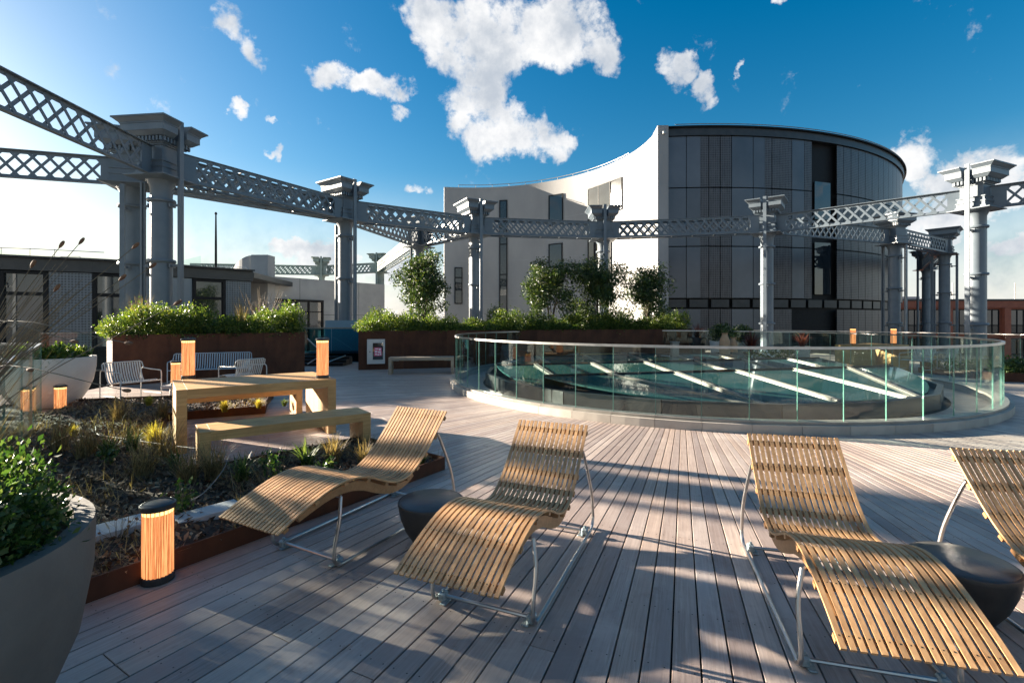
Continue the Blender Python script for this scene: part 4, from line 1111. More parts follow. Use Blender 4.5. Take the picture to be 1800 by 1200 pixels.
# ------------------------------------------------------------------ furniture
def waterfall(name, label, cat, c, th, L, W_, H, tk, planks, mt, mleg=None):
    """slab table / bench: plank top, slab ends, beam"""
    t = thing(name, label, cat, (c[0], c[1], 0), th); mleg = mleg or mt
    w = W_ / planks
    for k in range(planks):
        y0 = -W_ / 2 + k * w + .002; y1 = y0 + w - .004
        MB().cbox(-L / 2 + tk + .0001, L / 2 - tk - .0001, y0, y1, H - tk, H, .0012).build('top_plank', mt, t)
        for s in (-1, 1): MB().cbox(min(s * L / 2, s * (L / 2 - tk)), max(s * L / 2, s * (L / 2 - tk)), y0, y1, 0.003, H - .0003, .0012).build('end_plank', mleg, t)
    m = MB()
    for s in (-1, 1): m.bbox(s * (L / 2 - tk - .10) - .10, s * (L / 2 - tk - .10) + .10 - .002, -W_ / 2 + .06, W_ / 2 - .06, H - tk - .012, H - tk - .001)
    m.build('steel_bracket', M['galv'], t)
    return t


def tables():
    ax = math.atan2(.6, .8); c = (-3.614, 6.8); pr = (-.6, .8)
    waterfall('dining_table', 'chunky oak slab table carrying two tall lanterns at left', 'table', c, ax, 1.87, 1.22, .77, .11, 5, M['oak'])
    waterfall('bench', 'oak slab bench in front of the dining table', 'bench', (-2.63, 5.69), ax, 1.80, .50, .45, .10, 3, M['oak'])
    waterfall('bench', 'oak slab bench on the far side of the dining table seen under its top', 'bench', (c[0] + pr[0] * 1.36, c[1] + pr[1] * 1.36), ax, 1.80, .46, .45, .10, 3, M['oak'])
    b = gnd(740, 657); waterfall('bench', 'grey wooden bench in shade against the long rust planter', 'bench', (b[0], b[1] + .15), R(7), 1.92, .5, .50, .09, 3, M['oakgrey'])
    # far side of the terrace
    c2 = (12.35, 16.6); a2 = ang_to_c(*c2)
    waterfall('dining_table', 'oak slab table with two lanterns beyond the skylight at right', 'table', c2, a2, 2.1, 1.2, .77, .11, 4, M['oak'])
    waterfall('bench', 'oak bench beside the far table at right seen through the ring glass', 'bench', (c2[0] + math.sin(a2) * -1.25, c2[1] + math.cos(a2) * 1.25), a2, 1.8, .46, .45, .10, 3, M['oak'])
    c3 = gnd(1055, 628.5); c3 = (3.0, 16.6)
    waterfall('bench', 'small oak bench standing beyond the skylight against the long rust planter', 'bench', c3, R(18), 1.3, .45, .45, .09, 3, M['oak'])


def lantern_proto(h):
    t = thing('lantern', '', 'lantern'); r = .082
    MB().lathe([(r + .006, 0), (r + .006, .035), (r, .04)], 36).build('base', M['lampcap'], t, True)
    MB().lathe([(r, h - .035), (r + .012, h - .034), (r + .012, h - .004), (r + .006, h)], 36).build('cap', M['lampcap'], t, True)
    MB().lathe([(r - .004, .041), (r - .004, h - .037)], 200, cap0=False, cap1=False, rib=.05, ribn=22).build('ribbed_tube', M['amber'], t, True)
    MB().lathe([(r * .985, h - .060), (r * .985, h - .037)], 30).build('led_ring', M['led'], t, True)
    m = MB(); pts = [(r * 1.12 * math.cos(a), 0, h - .02 + .0 + .045 * math.sin(a)) for a in np.linspace(0, math.pi, 12)]; m.tube(pts, .004, 5); m.build('handle', M['lampcap'], t)
    return t


def lanterns():
    sp = []
    def at(u, v, z): p = gnd(u, v, z); return (p[0], p[1], z)
    tall = lantern_proto(.57); tall.location = (*gnd(331, 664, .772), .772); tall['label'] = 'tall amber lantern on the left end of the oak dining table'; tall['group'] = 'amber ribbed lanterns'
    dup(tall, at(567, 663.5, .772), .5, 'tall amber lantern on the right end of the oak dining table')
    dup(tall, (11.6, 16.45, .772), .2, 'amber lantern on the left of the far table beyond the skylight')
    dup(tall, (13.1, 16.6, .772), .2, 'amber lantern on the right of the far table beyond the skylight')
    low = lantern_proto(.475); low.location = (*gnd(277.5, 1019), 0.003); low['label'] = 'amber lantern standing on the deck beside the rust bed edge in front'; low['group'] = 'amber ribbed lanterns'; low.rotation_euler = (0, 0, .6)
    dup(low, (*gnd(52, 727, .0), .003), .3, 'small amber lantern left of two by the far white pot'); dup(low, (*gnd(106, 725.5), .003), 1.3, 'small amber lantern right of two by the far white pot')
    dup(low, (*ray_pt(309, 0, 9.8)[:2], .3), .3, 'amber lantern half hidden behind the left end of the oak dining table')
    t = thing('side_stool', 'low pale block stool under the lantern behind the oak dining table', 'stool', (*ray_pt(309, 0, 9.8)[:2], 0)); MB().cbox(-.18, .18, -.18, .18, .24, .297, .01).build('top', M['slab'], t); MB().lathe([(.12, .003), (.10, .239)], 20).build('leg', M['slab'], t, True)


PROFILE = [(-.45, .365), (-.29, .435), (-.08, .505), (.10, .525), (.27, .49), (.42, .42), (.55, .375), (.68, .375), (.80, .43), (.92, .52), (1.06, .655), (1.20, .80)]


def lounger_proto():
    t = thing('sun_lounger', '', 'lounger', group='slatted wooden loungers on the deck')
    pr = spline([(s, 0, z) for s, z in PROFILE], 36); W_ = .57; n = 17; pitch = W_ / n
    # slats follow the S-curve; three staggered lengths
    meshes = []
    for (i0, i1) in ((0, 36), (0, 36), (0, 36)):
        m = MB(); vs = []; hw = .0108; tk = .011
        for i in range(i0, i1 + 1):
            p = pr[i]; tg = (pr[min(i + 1, 36)] - pr[max(i - 1, 0)]).normalized(); nr = Vector((-tg.z, 0, tg.x))
            for (dy, dn) in ((-hw, 0), (hw, 0), (hw, tk), (-hw, tk)): q = p + nr * dn; vs.append((q.x, dy, q.z))
        k = i1 - i0; fs = [(i * 4 + a, i * 4 + (a + 1) % 4, (i + 1) * 4 + (a + 1) % 4, (i + 1) * 4 + a) for i in range(k) for a in range(4)] + [(3, 2, 1, 0), (k * 4, k * 4 + 1, k * 4 + 2, k * 4 + 3)]
        m.add(vs, fs); meshes.append(m)
    sm = meshes[0].mesh('slat', M['slat'])
    for k in range(n):
        o = obj('slat', sm, t, (0, -W_ / 2 + (k + .5) * pitch, random.uniform(-.001, .001)))
    # shorter over-slats fixed between them (the staggered joints)
    # battens across
    for i in (1, 5, 9, 13, 17, 20, 23, 26, 29, 32, 35):
        p = pr[i]; tg = (pr[min(i + 1, 36)] - pr[max(i - 1, 0)]).normalized(); an = math.atan2(tg.z, tg.x); nr = Vector((-tg.z, 0, tg.x)); q = p - nr * .011
        MB().box((q.x, 0, q.z), (.032, W_ - .004, .02), M=Matrix.Rotation(-an, 3, 'Y')).build('batten', M['batten'], t)
    # curved side bearers under knee and seat
    for s in (-1, 1):
        m = MB(); vs = []; ids = list(range(3, 26))
        for i in ids:
            p = pr[i]; tg = (pr[i + 1] - pr[i - 1]).normalized(); nr = Vector((-tg.z, 0, tg.x)); d = .03 + .035 * math.sin(math.pi * (i - 3) / 22)
            for (dy, dn) in ((-.011, -.0225), (.011, -.0225), (.011, -.0225 - d), (-.011, -.0225 - d)): q = p + nr * dn; vs.append((q.x, s * (W_ / 2 - .045) + dy, q.z))
        k = len(ids) - 1; m.add(vs, [(i * 4 + a, i * 4 + (a + 1) % 4, (i + 1) * 4 + (a + 1) % 4, (i + 1) * 4 + a) for i in range(k) for a in range(4)] + [(3, 2, 1, 0), (k * 4, k * 4 + 1, k * 4 + 2, k * 4 + 3)]); m.needfix = True; m.build('bearer', M['batten'], t)
    # screw heads along the battens
    m = MB()
    for i in (1, 5, 9, 13, 17, 20, 23, 26, 29, 32, 35):
        p = pr[i]; tg = (pr[min(i + 1, 36)] - pr[max(i - 1, 0)]).normalized(); nr = Vector((-tg.z, 0, tg.x)); an = math.atan2(tg.z, tg.x); q = p + nr * .0105
        for k in range(n): m.box((q.x, -W_ / 2 + (k + .5) * pitch, q.z), (.005, .005, .0012), M=Matrix.Rotation(-an, 3, 'Y'))
    o = m.build('screws', M['black'], t); o['kind'] = 'stuff'
    # bent tube runners
    fw = .30; rt = .0115
    for s in (-1, 1):
        y = s * fw; path = [(.02, s * (fw - .03), .44), (-.02, y, .30), (-.055, y, .16)] + [(-.055 + .0 - .035 * math.sin(a) * 0 + (.075 - .075 * math.cos(a)) * .9 - .012, y, .092 - .075 * math.sin(a)) for a in np.linspace(.15, math.pi / 2, 7)] + [(.25, y, .0165), (.7, y, .0165), (1.08, y, .0165)] + [(1.20 + .075 * math.sin(a), y, .092 - .075 * math.cos(a)) for a in np.linspace(.1, 1.75, 7)] + [(1.22, y, .30), (1.11, s * (fw - .02), .56), (1.07, s * (fw - .03), .64)]
        MB().tube(spline(path, 90), rt, 8).build('runner', M['steel'], t, True)
        for x in (.0, 1.14):
            m = MB(); m.cbox(x - .028, x + .028, y - s * .03 - .022, y - s * .03 + .022, .004, .052, .008); m.cbox(x - .05, x + .05, y - s * .055 - .02, y - s * .055 + .02, .003, .011, .003); m.lathe([(.010, .0525), (.010, .066), (.005, .068)], 8, c=(x, y - s * .03)); m.build('clamp', M['galv'], t)
    for x in (.0, 1.14): MB().tube([(x, -fw + .02, .03), (x, fw - .02, .03)], .0105, 8).build('cross_bar', M['steel'], t, True)
    MB().tube([(.03, -fw + .04, .435), (.03, fw - .04, .435)], .0105, 8).build('cross_bar', M['steel'], t, True)
    MB().tube([(1.07, -fw + .04, .63), (1.07, fw - .04, .63)], .0105, 8).build('cross_bar', M['steel'], t, True)
    return t


def loungers():
    p = lounger_proto(); grp = 'slatted wooden loungers on the deck'
    spots = [((-1.374, 3.291), (.468, .884), 'slatted wooden lounger at left beside the planting bed'), ((-.144, 2.66), (.385, .923), 'slatted wooden lounger in the middle of the deck right of the round stool'),
             ((1.615, 2.174), (.259, .966), 'slatted wooden lounger in the right foreground, foot end cut by the frame'), ((2.78, 1.79), (.19, .982), 'slatted wooden lounger cut off by the right edge, only its back showing')]
    for i, (c, a, lab) in enumerate(spots):
        rz = math.atan2(a[1], a[0])
        if i == 0: p.location = (c[0], c[1], 0.002); p.rotation_euler = (0, 0, rz); p['label'] = lab
        else: dup(p, (c[0], c[1], 0.002), rz, lab)


def stools():
    prof = [(.105, .003), (.135, .02), (.185, .10), (.218, .19), (.234, .27), (.237, .292), (.234, .30), (.225, .302)]
    t = thing('round_stool', 'black half-sphere side table between the two left loungers', 'side table', (-.586, 3.508, 0), 0, 'black bowl side tables')
    MB().lathe(prof, 48).build('bowl', M['tabletop'], t, True); MB().lathe([(.222, .3025), (.218, .3055), (.02, .306)], 48).build('top', M['stooltop'], t, True)
    dup(t, (2.44, 2.62, 0), .4, 'black half-sphere side table at the right between the loungers')


def slat_chair(name, label, cat, loc, rz, W_, mt, grp=None, nsl=None):
    """outdoor chair: bent tube sides with arms, slats running from seat up the back; faces +x"""
    t = thing(name, label, cat, (loc[0], loc[1], 0.002), rz, grp); r = .011
    prof = spline([(.27, 0, .40), (.20, 0, .425), (.02, 0, .39), (-.16, 0, .37), (-.24, 0, .44), (-.30, 0, .60), (-.34, 0, .75)], 18)
    n = nsl or int(W_ / .047); pitch = (W_ - .06) / n
    m = MB(); vs = []; hw = .012; tk = .006
    for i in range(19):
        p = prof[i]; tg = (prof[min(i + 1, 18)] - prof[max(i - 1, 0)]).normalized(); nr = Vector((tg.z, 0, -tg.x)) if False else Vector((-tg.z, 0, tg.x))
        for (dy, dn) in ((-hw, 0), (hw, 0), (hw, tk), (-hw, tk)): q = p + nr * dn; vs.append((q.x, dy, q.z))
    m.add(vs, [(i * 4 + a, i * 4 + (a + 1) % 4, (i + 1) * 4 + (a + 1) % 4, (i + 1) * 4 + a) for i in range(18) for a in range(4)] + [(3, 2, 1, 0), (72, 73, 74, 75)]); m.needfix = True; sm = m.mesh('slat', mt)
    for k in range(n): obj('slat', sm, t, (0, -W_ / 2 + .03 + (k + .5) * pitch, 0))
    for s in (-1, 1):
        y = s * W_ / 2
        path = [(.30, y, 0), (.30, y, .54), (.285, y, .585), (.24, y, .60), (-.10, y, .61), (-.33, y, .63), (-.375, y, .60), (-.385, y, .54), (-.385, y, 0)]
        MB().tube(path, r, 7).build('side_frame', mt, t, True)
        MB().tube([(.30, y, .13), (-.385, y, .13)], r * .9, 6).build('stretcher', mt, t, True)
    for (x, z) in ((.27, .40), (-.16, .36)): MB().tube([(x, -W_ / 2, z), (x, W_ / 2, z)], r, 6).build('cross_rail', mt, t, True)
    MB().tube([(-.30, -W_ / 2, .63), (-.34, -W_ / 2 + .01, .74), (-.345, -W_ / 2 + .05, .765), (-.345, W_ / 2 - .05, .765), (-.34, W_ / 2 - .01, .74), (-.30, W_ / 2, .63)], r, 7).build('back_rail', mt, t, True)
    return t


def chairs():
    slat_chair('lounge_chair', 'pale slatted metal armchair left of the oak dining table', 'chair', gnd(233, 705), R(-24), .72, M['chairw'])
    slat_chair('lounge_chair', 'pale slatted metal armchair half hidden behind the oak dining table', 'chair', ray_pt(425, 0, 10.6)[:2], R(150), .66, M['chairw'])
    slat_chair('garden_sofa', 'blue-grey slatted metal sofa in front of the left rust planter', 'sofa', ray_pt(372, 0, 12.1)[:2], R(-66), 1.72, M['chairb'], nsl=32)
    slat_chair('lounge_chair', 'slatted metal chair beyond the skylight left of the far low chairs', 'chair', ray_pt(1612, 0, 14.6)[:2], R(200), .62, M['chairw'])
    slat_chair('lounge_chair', 'slatted metal chair beyond the skylight nearest the far right column', 'chair', ray_pt(1652, 0, 14.9)[:2], R(160), .62, M['chairw'])
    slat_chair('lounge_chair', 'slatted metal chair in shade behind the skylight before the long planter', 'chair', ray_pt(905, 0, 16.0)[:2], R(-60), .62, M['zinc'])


def pots():
    def bowl(name, label, x, y, r, h, mt):
        t = thing(name, label, 'planter pot', (x, y, 0))
        pr = [(r * .50, .003), (r * .60, .04), (r * .80, h * .28), (r * .93, h * .52), (r * .99, h * .78), (r, h * .97), (r * .995, h), (r * .90, h), (r * .895, h * .97), (r * .89, h * .88)]
        MB().lathe(pr, 72).build('bowl', mt, t, True); MB().lathe([(r * .888, h * .86), (r * .87, h * .885), (.02, h * .90)], 40).build('soil', M['soil'], t, True); return t
    bowl('plant_pot', 'big grey concrete bowl planter cut by the left edge in front', -2.10, 1.47, .635, .86, M['potgrey'])
    # ground cover in the near pot
    bl = []; rnd = random.Random(4)
    for k in range(80):
        a = rnd.uniform(0, 6.28); rr = .52 * math.sqrt(rnd.random()); hh = rnd.uniform(.13, .26) * (1.1 - rr * .6); bl.append((rr * math.cos(a), rr * math.sin(a), hh * .55, .12, .12, hh))
    P, N = blob_points(bl, 46000, .35); P[:, 2] = np.maximum(P[:, 2], -.06)
    t = thing('ground_cover', 'dense green ground cover with tiny white flowers in the near grey pot', 'plant', (-2.10, 1.47, .84))
    obj('foliage', leaf_mesh('foliage', P, .025, M['leafpot'], .5, .5, .4, N), t)
    V = []
    fl = []
    for k in range(34):
        a = rnd.uniform(0, 6.28); rr = .46 * math.sqrt(rnd.random()); z = .16 + rnd.random() * .06 - rr * .12
        for j in range(9): b = j * 2 * math.pi / 9; fl.append((rr * math.cos(a) + .009 * math.cos(b), rr * math.sin(a) + .009 * math.sin(b), z))
    obj('flowers', leaf_mesh('flowers', fl, .017, M['petal'], .5, .2), t)['kind'] = 'stuff'
    bowl('plant_pot', 'large warm white bowl planter beyond the left glass balustrade', -8.55, 8.95, .66, .92, M['pot'])
    bl = []
    for k in range(50):
        a = rnd.uniform(0, 6.28); rr = .55 * math.sqrt(rnd.random()); bl.append((rr * math.cos(a), rr * math.sin(a), .06, .14, .14, rnd.uniform(.1, .22)))
    P, N = blob_points(bl, 6500, .3); o = obj('pot_foliage', leaf_mesh('pot_foliage', P, .06, M['leafmid'], .5, .5, .4, N), None, (-8.55, 8.95, .88)); tag(o, 'low bright green foliage filling the far white pot', 'plant')
    # far side pots
    def cone_pot(label, u, Y, r, h, mt, plant):
        x = (u - U0) / F * Y; t = thing('plant_pot', label, 'planter pot', (x, Y, 0)); MB().lathe([(r * .72, .003), (r * .74, .03), (r, h), (r * .93, h), (r * .9, h * .9)], 32).build('pot', mt, t, True); MB().lathe([(r * .9, h * .88), (.02, h * .9)], 20).build('soil', M['soil'], t)
        if plant == 'bush': P, N = blob_points([(0, 0, .3, r * 1.2, r * 1.2, .34), (.15, 0, .35, r, r, .3)], 1500, .3); obj('foliage', leaf_mesh('foliage', P, .08, M['leafdark']), t, (0, 0, h))
        else: obj('foliage', tuft_mesh('foliage', M['purple'], 90, .6, .55, .016, .35), t, (0, 0, h * .9))
    cone_pot('pale flared pot with dark shrub beyond the skylight left of the bright column', 1264, 17.6, .33, .85, M['pot'], 'bush')
    cone_pot('pale pot with dark shrub beside the terracotta jars beyond the skylight', 1302, 17.9, .30, .8, M['pot'], 'bush')
    cone_pot('dark pot with bronze spiky plant at the end of the long rust planter', 1226, 18.6, .34, .95, M['zinc'], 'spike')
    cone_pot('pale pot with bronze spiky plant beyond the skylight right of the bright column', 1410, 18.2, .28, .62, M['pot'], 'spike')
    for (u, Y, s, lab) in ((1274, 16.6, 1.0, 'taller terracotta jar beyond the skylight'), (1288.5, 16.9, .86, 'shorter terracotta jar beyond the skylight')):
        x = (u - U0) / F * Y; t = thing('terracotta_jar', lab, 'jar', (x, Y, 0.003)); MB().lathe([(.10 * s, 0), (.15 * s, .2 * s), (.18 * s, .65 * s), (.165 * s, .92 * s), (.10 * s, 1.06 * s), (.085 * s, 1.12 * s), (.11 * s, 1.17 * s), (.09 * s, 1.17 * s), (.07 * s, 1.1 * s)], 24).build('body', M['terra'], t, True); obj('sprigs', tuft_mesh('sprigs', M['green'], 22, .25, .14, .01), t, (0, 0, 1.1 * s))
    b = ray_pt(1186, 0, 15.8); t = thing('bollard', 'pale square post beyond the skylight in front of the long planter', 'post', (b[0], b[1], 0)); MB().cbox(-.11, .11, -.11, .11, .003, .88, .008).build('shaft', M['alu'], t); MB().cbox(-.13, .13, -.13, .13, .881, .91, .006).build('cap', M['alu'], t)


# ------------------------------------------------------------------ planting beds
def sector_bed(t, segs, h, ox, oy):
    """segs: list of (r0, r1, a0, a1)"""
    for (r0, r1, a0, a1) in segs:
        na = max(4, int((a1 - a0) * 2)); nr = max(4, int((r1 - r0) * 6)); vs = []
        for i in range(na + 1):
            for j in range(nr + 1):
                a = a0 + (a1 - a0) * i / na; r = r0 + (r1 - r0) * j / nr; x, y = pol(r, a)
                edge = min(i, na - i, j, nr - j); z = h - .045 + (.035 * (math.sin(x * 3.1) * math.cos(y * 2.7) + .6 * math.sin(x * 8 + y * 6)) + .015 * random.random()) * min(1, edge / 2)
                vs.append((x - ox, y - oy, z))
        fs = [(i * (nr + 1) + j, i * (nr + 1) + j + 1, (i + 1) * (nr + 1) + j + 1, (i + 1) * (nr + 1) + j) for i in range(na) for j in range(nr)]
        m = MB(); m.add(vs, fs); m.needfix = True; o = m.build('soil', M['soil'], t, True)


def kerb_line(t, pts, h, ox, oy):
    for a, b in zip(pts[:-1], pts[1:]):
        L = math.dist(a, b); th = math.atan2(b[1] - a[1], b[0] - a[0]); m = MB(); m.box((0, 0, h / 2), (L + .004, .012, h)); o = m.build('kerb_plate', M['corten'], t); o.location = ((a[0] + b[0]) / 2 - ox, (a[1] + b[1]) / 2 - oy, .002); o.rotation_euler = (0, 0, th)


def beds():
    ox, oy = pol(11, 226); h = .135
    t = thing('planting_bed', 'dark mulched planting bed with rust steel edge between loungers and oak table', 'planting bed', (ox, oy, 0))
    segs = [(9.32, 13.3, 226.4, 235.6), (11.28, 13.2, 207.5, 226.4), (9.9, 13.2, 197, 207.5)]
    sector_bed(t, segs, h, ox, oy)
    kerb_line(t, [pol(9.32, 226.4), pol(9.32, 235.6), pol(10.6, 235.6), pol(11.9, 235.6), pol(13.3, 235.6)], h, ox, oy)
    kerb_line(t, [pol(9.32, 226.4), pol(11.28, 226.4), pol(11.28, 217), pol(11.28, 207.5), pol(9.9, 207.5), pol(9.9, 202), pol(9.9, 197), pol(13.2, 197)], h, ox, oy)
    # bark mulch
    V = []; n = 0
    while n < 15000:
        sgm = random.choices(segs, [3, 3.2, 1.4])[0]; r = math.sqrt(random.uniform(sgm[0] ** 2, sgm[1] ** 2)); a = random.uniform(sgm[2], sgm[3]); x, y = pol(r, a)
        z = h - .03 + .035 * (math.sin(x * 3.1) * math.cos(y * 2.7) + .6 * math.sin(x * 8 + y * 6)) * .8 + random.uniform(-.006, .018)
        V.append((x - ox, y - oy, z)); n += 1
    o = obj('bark_mulch', leaf_mesh('bark_mulch', V, .055, M['chip'], .42, 0, .6, None, .15), t); o['kind'] = 'stuff'
    # low dead stems and litter all over the bed
    V = []
    for k in range(11000):
        sgm = random.choices(segs, [3, 3.0, 1.2])[0]; r = math.sqrt(random.uniform(sgm[0] ** 2, sgm[1] ** 2)); a = random.uniform(sgm[2], sgm[3]); x, y = pol(r, a); x -= ox; y -= oy
        if math.sin(x * 2.3 + 1) * math.cos(y * 2.9) + math.sin(x * 5 + y * 4) * .5 < -.1: continue
        az = random.uniform(0, 6.28); l = random.uniform(.05, .2); zz = random.uniform(.02, .14) * (1 if random.random() < .8 else 1.6); w = random.uniform(.0012, .003); dx, dy = math.cos(az), math.sin(az); z0 = h - .04
        V += [(x - dy * w, y + dx * w, z0), (x + dy * w, y - dx * w, z0), (x + dx * l + dy * w * .4, y + dy * l - dx * w * .4, z0 + zz), (x + dx * l - dy * w * .4, y + dy * l + dx * w * .4, z0 + zz)]
    o = obj('dead_stems', quads('dead_stems', np.array(V), M['dry']), t); o['kind'] = 'stuff'
    # paving slabs laid in the bed
    for (u, v, w, d, rot, lab) in ((213, 921, .40, .24, 52, 'flat grey paving slab in the bed left of the front lantern'), (366, 897, .44, .2, 50, 'flat grey paving slab in the bed under the foot of the left lounger')):
        p = gnd(u, v, .15); m = MB(); m.cbox(-w / 2, w / 2, -d / 2, d / 2, .09, .155, .004); o = m.build('paving_slab', M['slab']); o.location = (p[0], p[1], 0); o.rotation_euler = (0, 0, R(rot)); tag(o, lab, 'paving slab')
    # plants: (u, v) at the soil, kind, size, label
    G = [(272, 782, 'gold', 1.0, 'bright golden grass tuft at the foot of the oak table'), (130, 765, 'gold', .55, 'small golden tuft left in the bed near the glass'), (395, 722, 'gold', .75, 'golden tuft seen under the oak table, left'), (455, 716, 'gold', .6, 'golden tuft seen under the oak table, middle'), (500, 712, 'green', .5, 'small green tuft seen under the oak table, right'), (262, 712, 'gold', .7, 'yellowish tuft below the pale armchair'),
         (104, 790, 'dry', 1.1, 'dry upright grass clump left in the bed'), (150, 802, 'dry', 1.0, 'dry grass clump behind the near pot'), (292, 812, 'dry', 1.2, 'dry arching clump right of the golden tuft'), (250, 838, 'dry', 1.0, 'flattened dry clump in the middle of the bed'), (330, 845, 'dry', .9, 'dry clump in front of the table leg'), (375, 838, 'dry', .9, 'pale dry clump by the end of the oak bench'), (210, 740, 'dry', .9, 'dry clump below the near armchair leg'), (285, 735, 'dry', .8, 'dry clump at the left foot of the dining table'),
         (232, 790, 'green', 1.0, 'broad green blades left of the golden tuft'), (190, 800, 'green', .9, 'green blade clump in the middle left of the bed'), (308, 826, 'green', .8, 'small green clump below the dining table'), (425, 842, 'green', .9, 'green spiky clump before the oak bench'), (540, 822, 'green', 1.0, 'dark spiky green grass before the oak bench'), (585, 812, 'dry', .8, 'dark dry tuft at the right end of the bed'), (640, 815, 'dry', .6, 'small dry tuft behind the left lounger'), (742, 812, 'green', .4, 'tiny green tuft in the narrow end of the bed')]
    for (u, v, k, s, lab) in G:
        p = gnd(u, v, .12)
        if k == 'gold': me = tuft_mesh('grass_tuft', M['gold'], 420, .26 * s, .20 * s, .0022, .45, 4, .05 * s)
        elif k == 'dry': me = tuft_mesh('grass_tuft', M['dry'], 190, .34 * s, .24 * s, .0028, .3, 3, .08 * s, .5)
        else: me = tuft_mesh('grass_tuft', M['green'], 60, .30 * s, .24 * s, .009, .5, 4, .05 * s)
        o = obj('grass_tuft', me, None, (p[0], p[1], .105)); tag(o, lab, 'grass', 'grasses in the planting bed')
    # leafy perennials
    Lf = [(318, 905, .32, 'leafy green sprig beside the front lantern'), (480, 845, .30, 'dark leafy upright stem before the oak bench'), (190, 815, .22, 'low round leafed plant in the middle of the bed'), (570, 830, .16, 'low bright leafed plant behind the left lounger')]
    for i, (u, v, h_, lab) in enumerate(Lf):
        p = gnd(u, v, .12); t2 = thing('leafy_plant', lab, 'plant', (p[0], p[1], .10)); m = MB(); P = []
        for k in range(7):
            a = random.uniform(0, 6.28); s = random.uniform(.03, .13); e = Vector((s * math.cos(a), s * math.sin(a), h_ * random.uniform(.6, 1.1))); m.tube([(0, 0, 0), e * .5 + Vector((0, 0, .02)), e], [.004, .003, .0015], 4)
            for j in range(16): q = e * random.uniform(.25, 1.05); P.append((q.x + random.gauss(0, .02), q.y + random.gauss(0, .02), q.z + random.gauss(0, .012)))
        m.build('stems', M['stem'], t2); obj('leaves', leaf_mesh('leaves', P, .05, M['leafpot'], .5, .3), t2)
    # dead flower heads by the slab and dry seed stems through the bed
    p = gnd(205, 945, .12); t2 = thing('dead_flower', 'dark dried flower heads on thin stems over the paving slab', 'plant', (p[0], p[1], .10))
    for k in range(11):
        e = Vector((random.uniform(-.10, .13), random.uniform(-.12, .06), random.uniform(.10, .20))); MB().tube([(e.x * .3, e.y * .3, 0), e * .6, e], [.002, .0015, .0012], 4).build('stem', M['stem'], t2); m = MB(); m.lathe([(.002, -.006), (.009, -.002), (.008, .006), (.002, .009)], 7); o = m.build('flower_head', M['head'], t2); o.location = e
    # hose
    pts = [(*gnd(u, v, .15), .15 + dz) for u, v, dz in ((168, 752, .02), (172, 764, .01), (200, 768, .0), (300, 790, .05), (388, 812, .10), (397, 835, .1), (360, 868, .02), (318, 888, .0))]
    m = MB(); m.tube(spline(pts, 60), .0045, 6); o = m.build('irrigation_hose', M['hose'], None, True); tag(o, 'thin brown irrigation hose looping across the mulched bed', 'hose')
    # tall seed-head grass leaning in from the left
    bx, by = -3.75, 3.15; t2 = thing('tall_grass', 'tall grass with long dark stems and brown seed heads leaning in from the left edge', 'grass', (bx, by, .1))
    ends = [(238, 432, 3.2), (268, 467, 3.3), (215, 488, 3.1), (312, 532, 3.0), (108, 430, 3.4), (143, 424, 3.5), (58, 464, 3.0), (100, 506, 3.2), (225, 603, 2.8), (130, 600, 2.9), (52, 650, 2.7), (222, 686, 2.7), (62, 506, 3.4), (135, 515, 3.3), (150, 522, 3.4), (118, 523, 3.1), (162, 512, 3.3)]
    for k in range(55): ends.append((random.gauss(95, 45), random.gauss(530, 38), random.uniform(3.0, 3.6)))
    for i, (u, v, Y) in enumerate(ends):
        e = Vector(ray_pt(u, v, Y)) - Vector((bx, by, .1)); b = Vector((random.uniform(-.12, .12), random.uniform(-.12, .12), 0)); low = v > 590
        mid = Vector((e.x * .35, e.y * .4, max(e.z * (.62 if not low else 1.02), .4)))
        MB().tube(spline([b, mid * .55 + Vector((0, 0, .12)), mid + Vector((0, 0, .04 if not low else .08)), e], 14), [(.0052 if i < 17 else .0034) * (1 - .55 * q / 14) for q in range(15)], 5).build('stem', M['stem'], t2, True)
        if i < 12:
            d = e.normalized(); d = (e - mid).normalized(); m = MB(); m.tube([e - d * .03, e - d * .012, e + d * .008, e + d * .025, e + d * .032], [.003, .010, .012, .009, .003], 7); m.build('seed_head', M['head'], t2, True)
    o = obj('blades', tuft_mesh('blades', M['dry'], 240, 1.15, .75, .0035, .15, 4, .16), t2)
    # right-hand low planting beyond the ring
    t3 = thing('planting_bed', 'low planted bed with rust edge beyond the skylight at right', 'planting bed', (*pol(10.2, 18), 0)); o3 = pol(10.2, 18)
    sector_bed(t3, [(8.2, 12.0, 3, 14)], .15, *o3); kerb_line(t3, [pol(8.2, 14), pol(8.2, 8.5), pol(8.2, 3), pol(12, 3)], .16, *o3)
    bl = []
    for k in range(26): r, a = random.uniform(8.4, 11.8), random.uniform(4, 13); x, y = pol(r, a); bl.append((x - o3[0], y - o3[1], .25, .25, .25, random.uniform(.12, .3)))
    P, N = blob_points(bl, 3500, .3); obj('foliage', leaf_mesh('foliage', P, .09, M['leafmid']), t3)
    b = gnd(1800, 672); t4 = thing('low_planter', 'low rust planter with mixed shrubs at the right edge', 'planter', (b[0] + .55, b[1] + .3, 0), -.3); MB().cbox(-1.0, 1.2, -.45, .45, .003, .22, .005).build('box', M['corten'], t4)
    P, N = blob_points([(random.uniform(-.95, 1.1), random.uniform(-.4, .4), .35, .22, .22, random.uniform(.14, .3)) for k in range(22)], 4200, .3); obj('foliage', leaf_mesh('foliage', P, .07, M['leafdark']), t4)
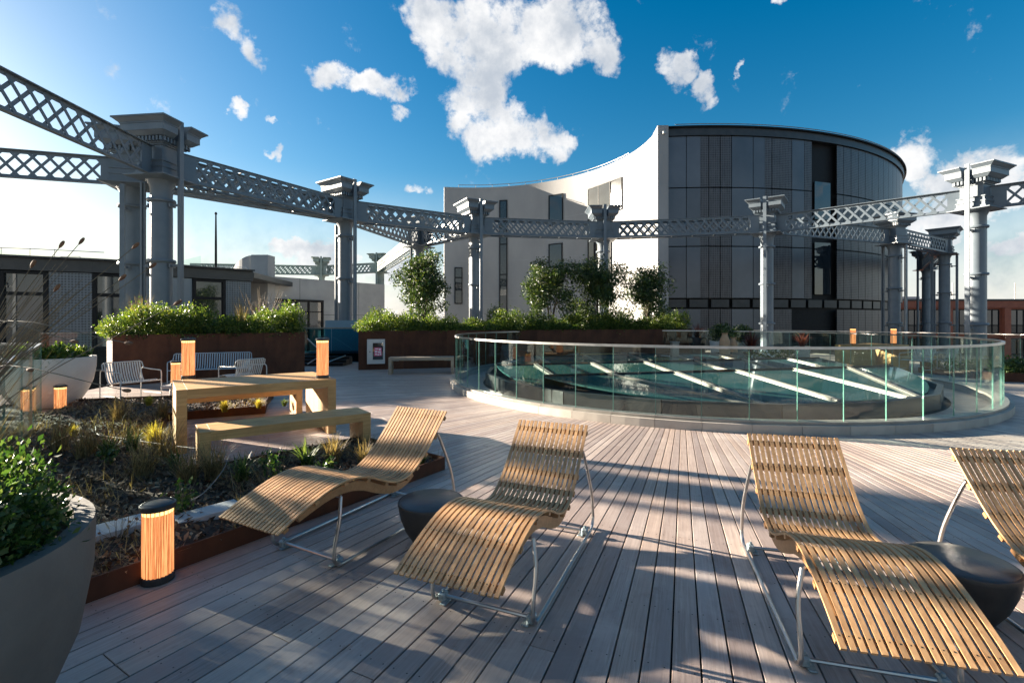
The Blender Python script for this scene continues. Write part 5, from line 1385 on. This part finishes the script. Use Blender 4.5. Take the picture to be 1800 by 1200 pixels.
    # flowers and shrubs beyond the skylight in front of the bright column
    for (u, Y, r, lab, mt) in ((1345, 16.2, .55, 'pale flowering low shrubs beyond the skylight under the bright column', 'gold'), (1362, 17.0, .5, 'green low shrub beyond the skylight right of the pale flowers', 'leafmid'), (1320, 17.0, .4, 'bronze spiky plant beyond the skylight left of the bright column', 'purple')):
        x = (u - U0) / F * Y; t5 = thing('low_shrub', lab, 'plant', (x, Y, 0))
        if mt == 'purple': obj('foliage', tuft_mesh('foliage', M['purple'], 140, .75, .6, .02, .3), t5, (0, 0, .45)); MB().lathe([(.2, .003), (.26, .5), (.2, .5)], 20).build('pot', M['zinc'], t5)
        else:
            P, N = blob_points([(random.uniform(-r, r), random.uniform(-.3, .3), .3, .25, .25, random.uniform(.2, .4)) for k in range(10)], 1500, .3); P[:, 2] = np.maximum(P[:, 2], .01); obj('foliage', leaf_mesh('foliage', P, .08, M['leafmid']), t5)
            if mt == 'gold': P2 = [(random.uniform(-r, r), random.uniform(-.4, .1), random.uniform(.3, .7)) for k in range(90)]; obj('flowers', leaf_mesh('flowers', P2, .09, M['petal'], .8), t5)['kind'] = 'stuff'


def added_shade_trees():
    """unseen trees added left of the view to cast shade across the near deck"""
    for (x, y, h, w, sd, lab) in ((-12.0, 7.0, 3.5, 1.0, 21, 'unseen evergreen added for deck shade, left of the picture behind the glass balustrade'), (-10.6, 5.5, 3.0, .95, 22, 'unseen evergreen added for deck shade, left of the picture beside the near column'), (-8.2, 3.4, 2.4, .8, 23, 'unseen evergreen added for deck shade, left of the picture nearest the camera')):
        tree('evergreen_tree', lab, x, y, 0.0, h, w, 4200, sd, grp=None)  # added out of view for the shadows they throw


ground_and_city(); deck(); skylight(); ring_balustrade(); perimeter(); columns(); girders(); drum(); pavilion(); grey_wall(); stair_box(); brick_building()
planters(); tables(); lanterns(); loungers(); stools(); chairs(); pots(); beds(); added_shade_trees()
print('objects', len(bpy.data.objects), 'tris', sum(len(o.data.polygons) * 2 for o in bpy.data.objects if o.type == 'MESH'))
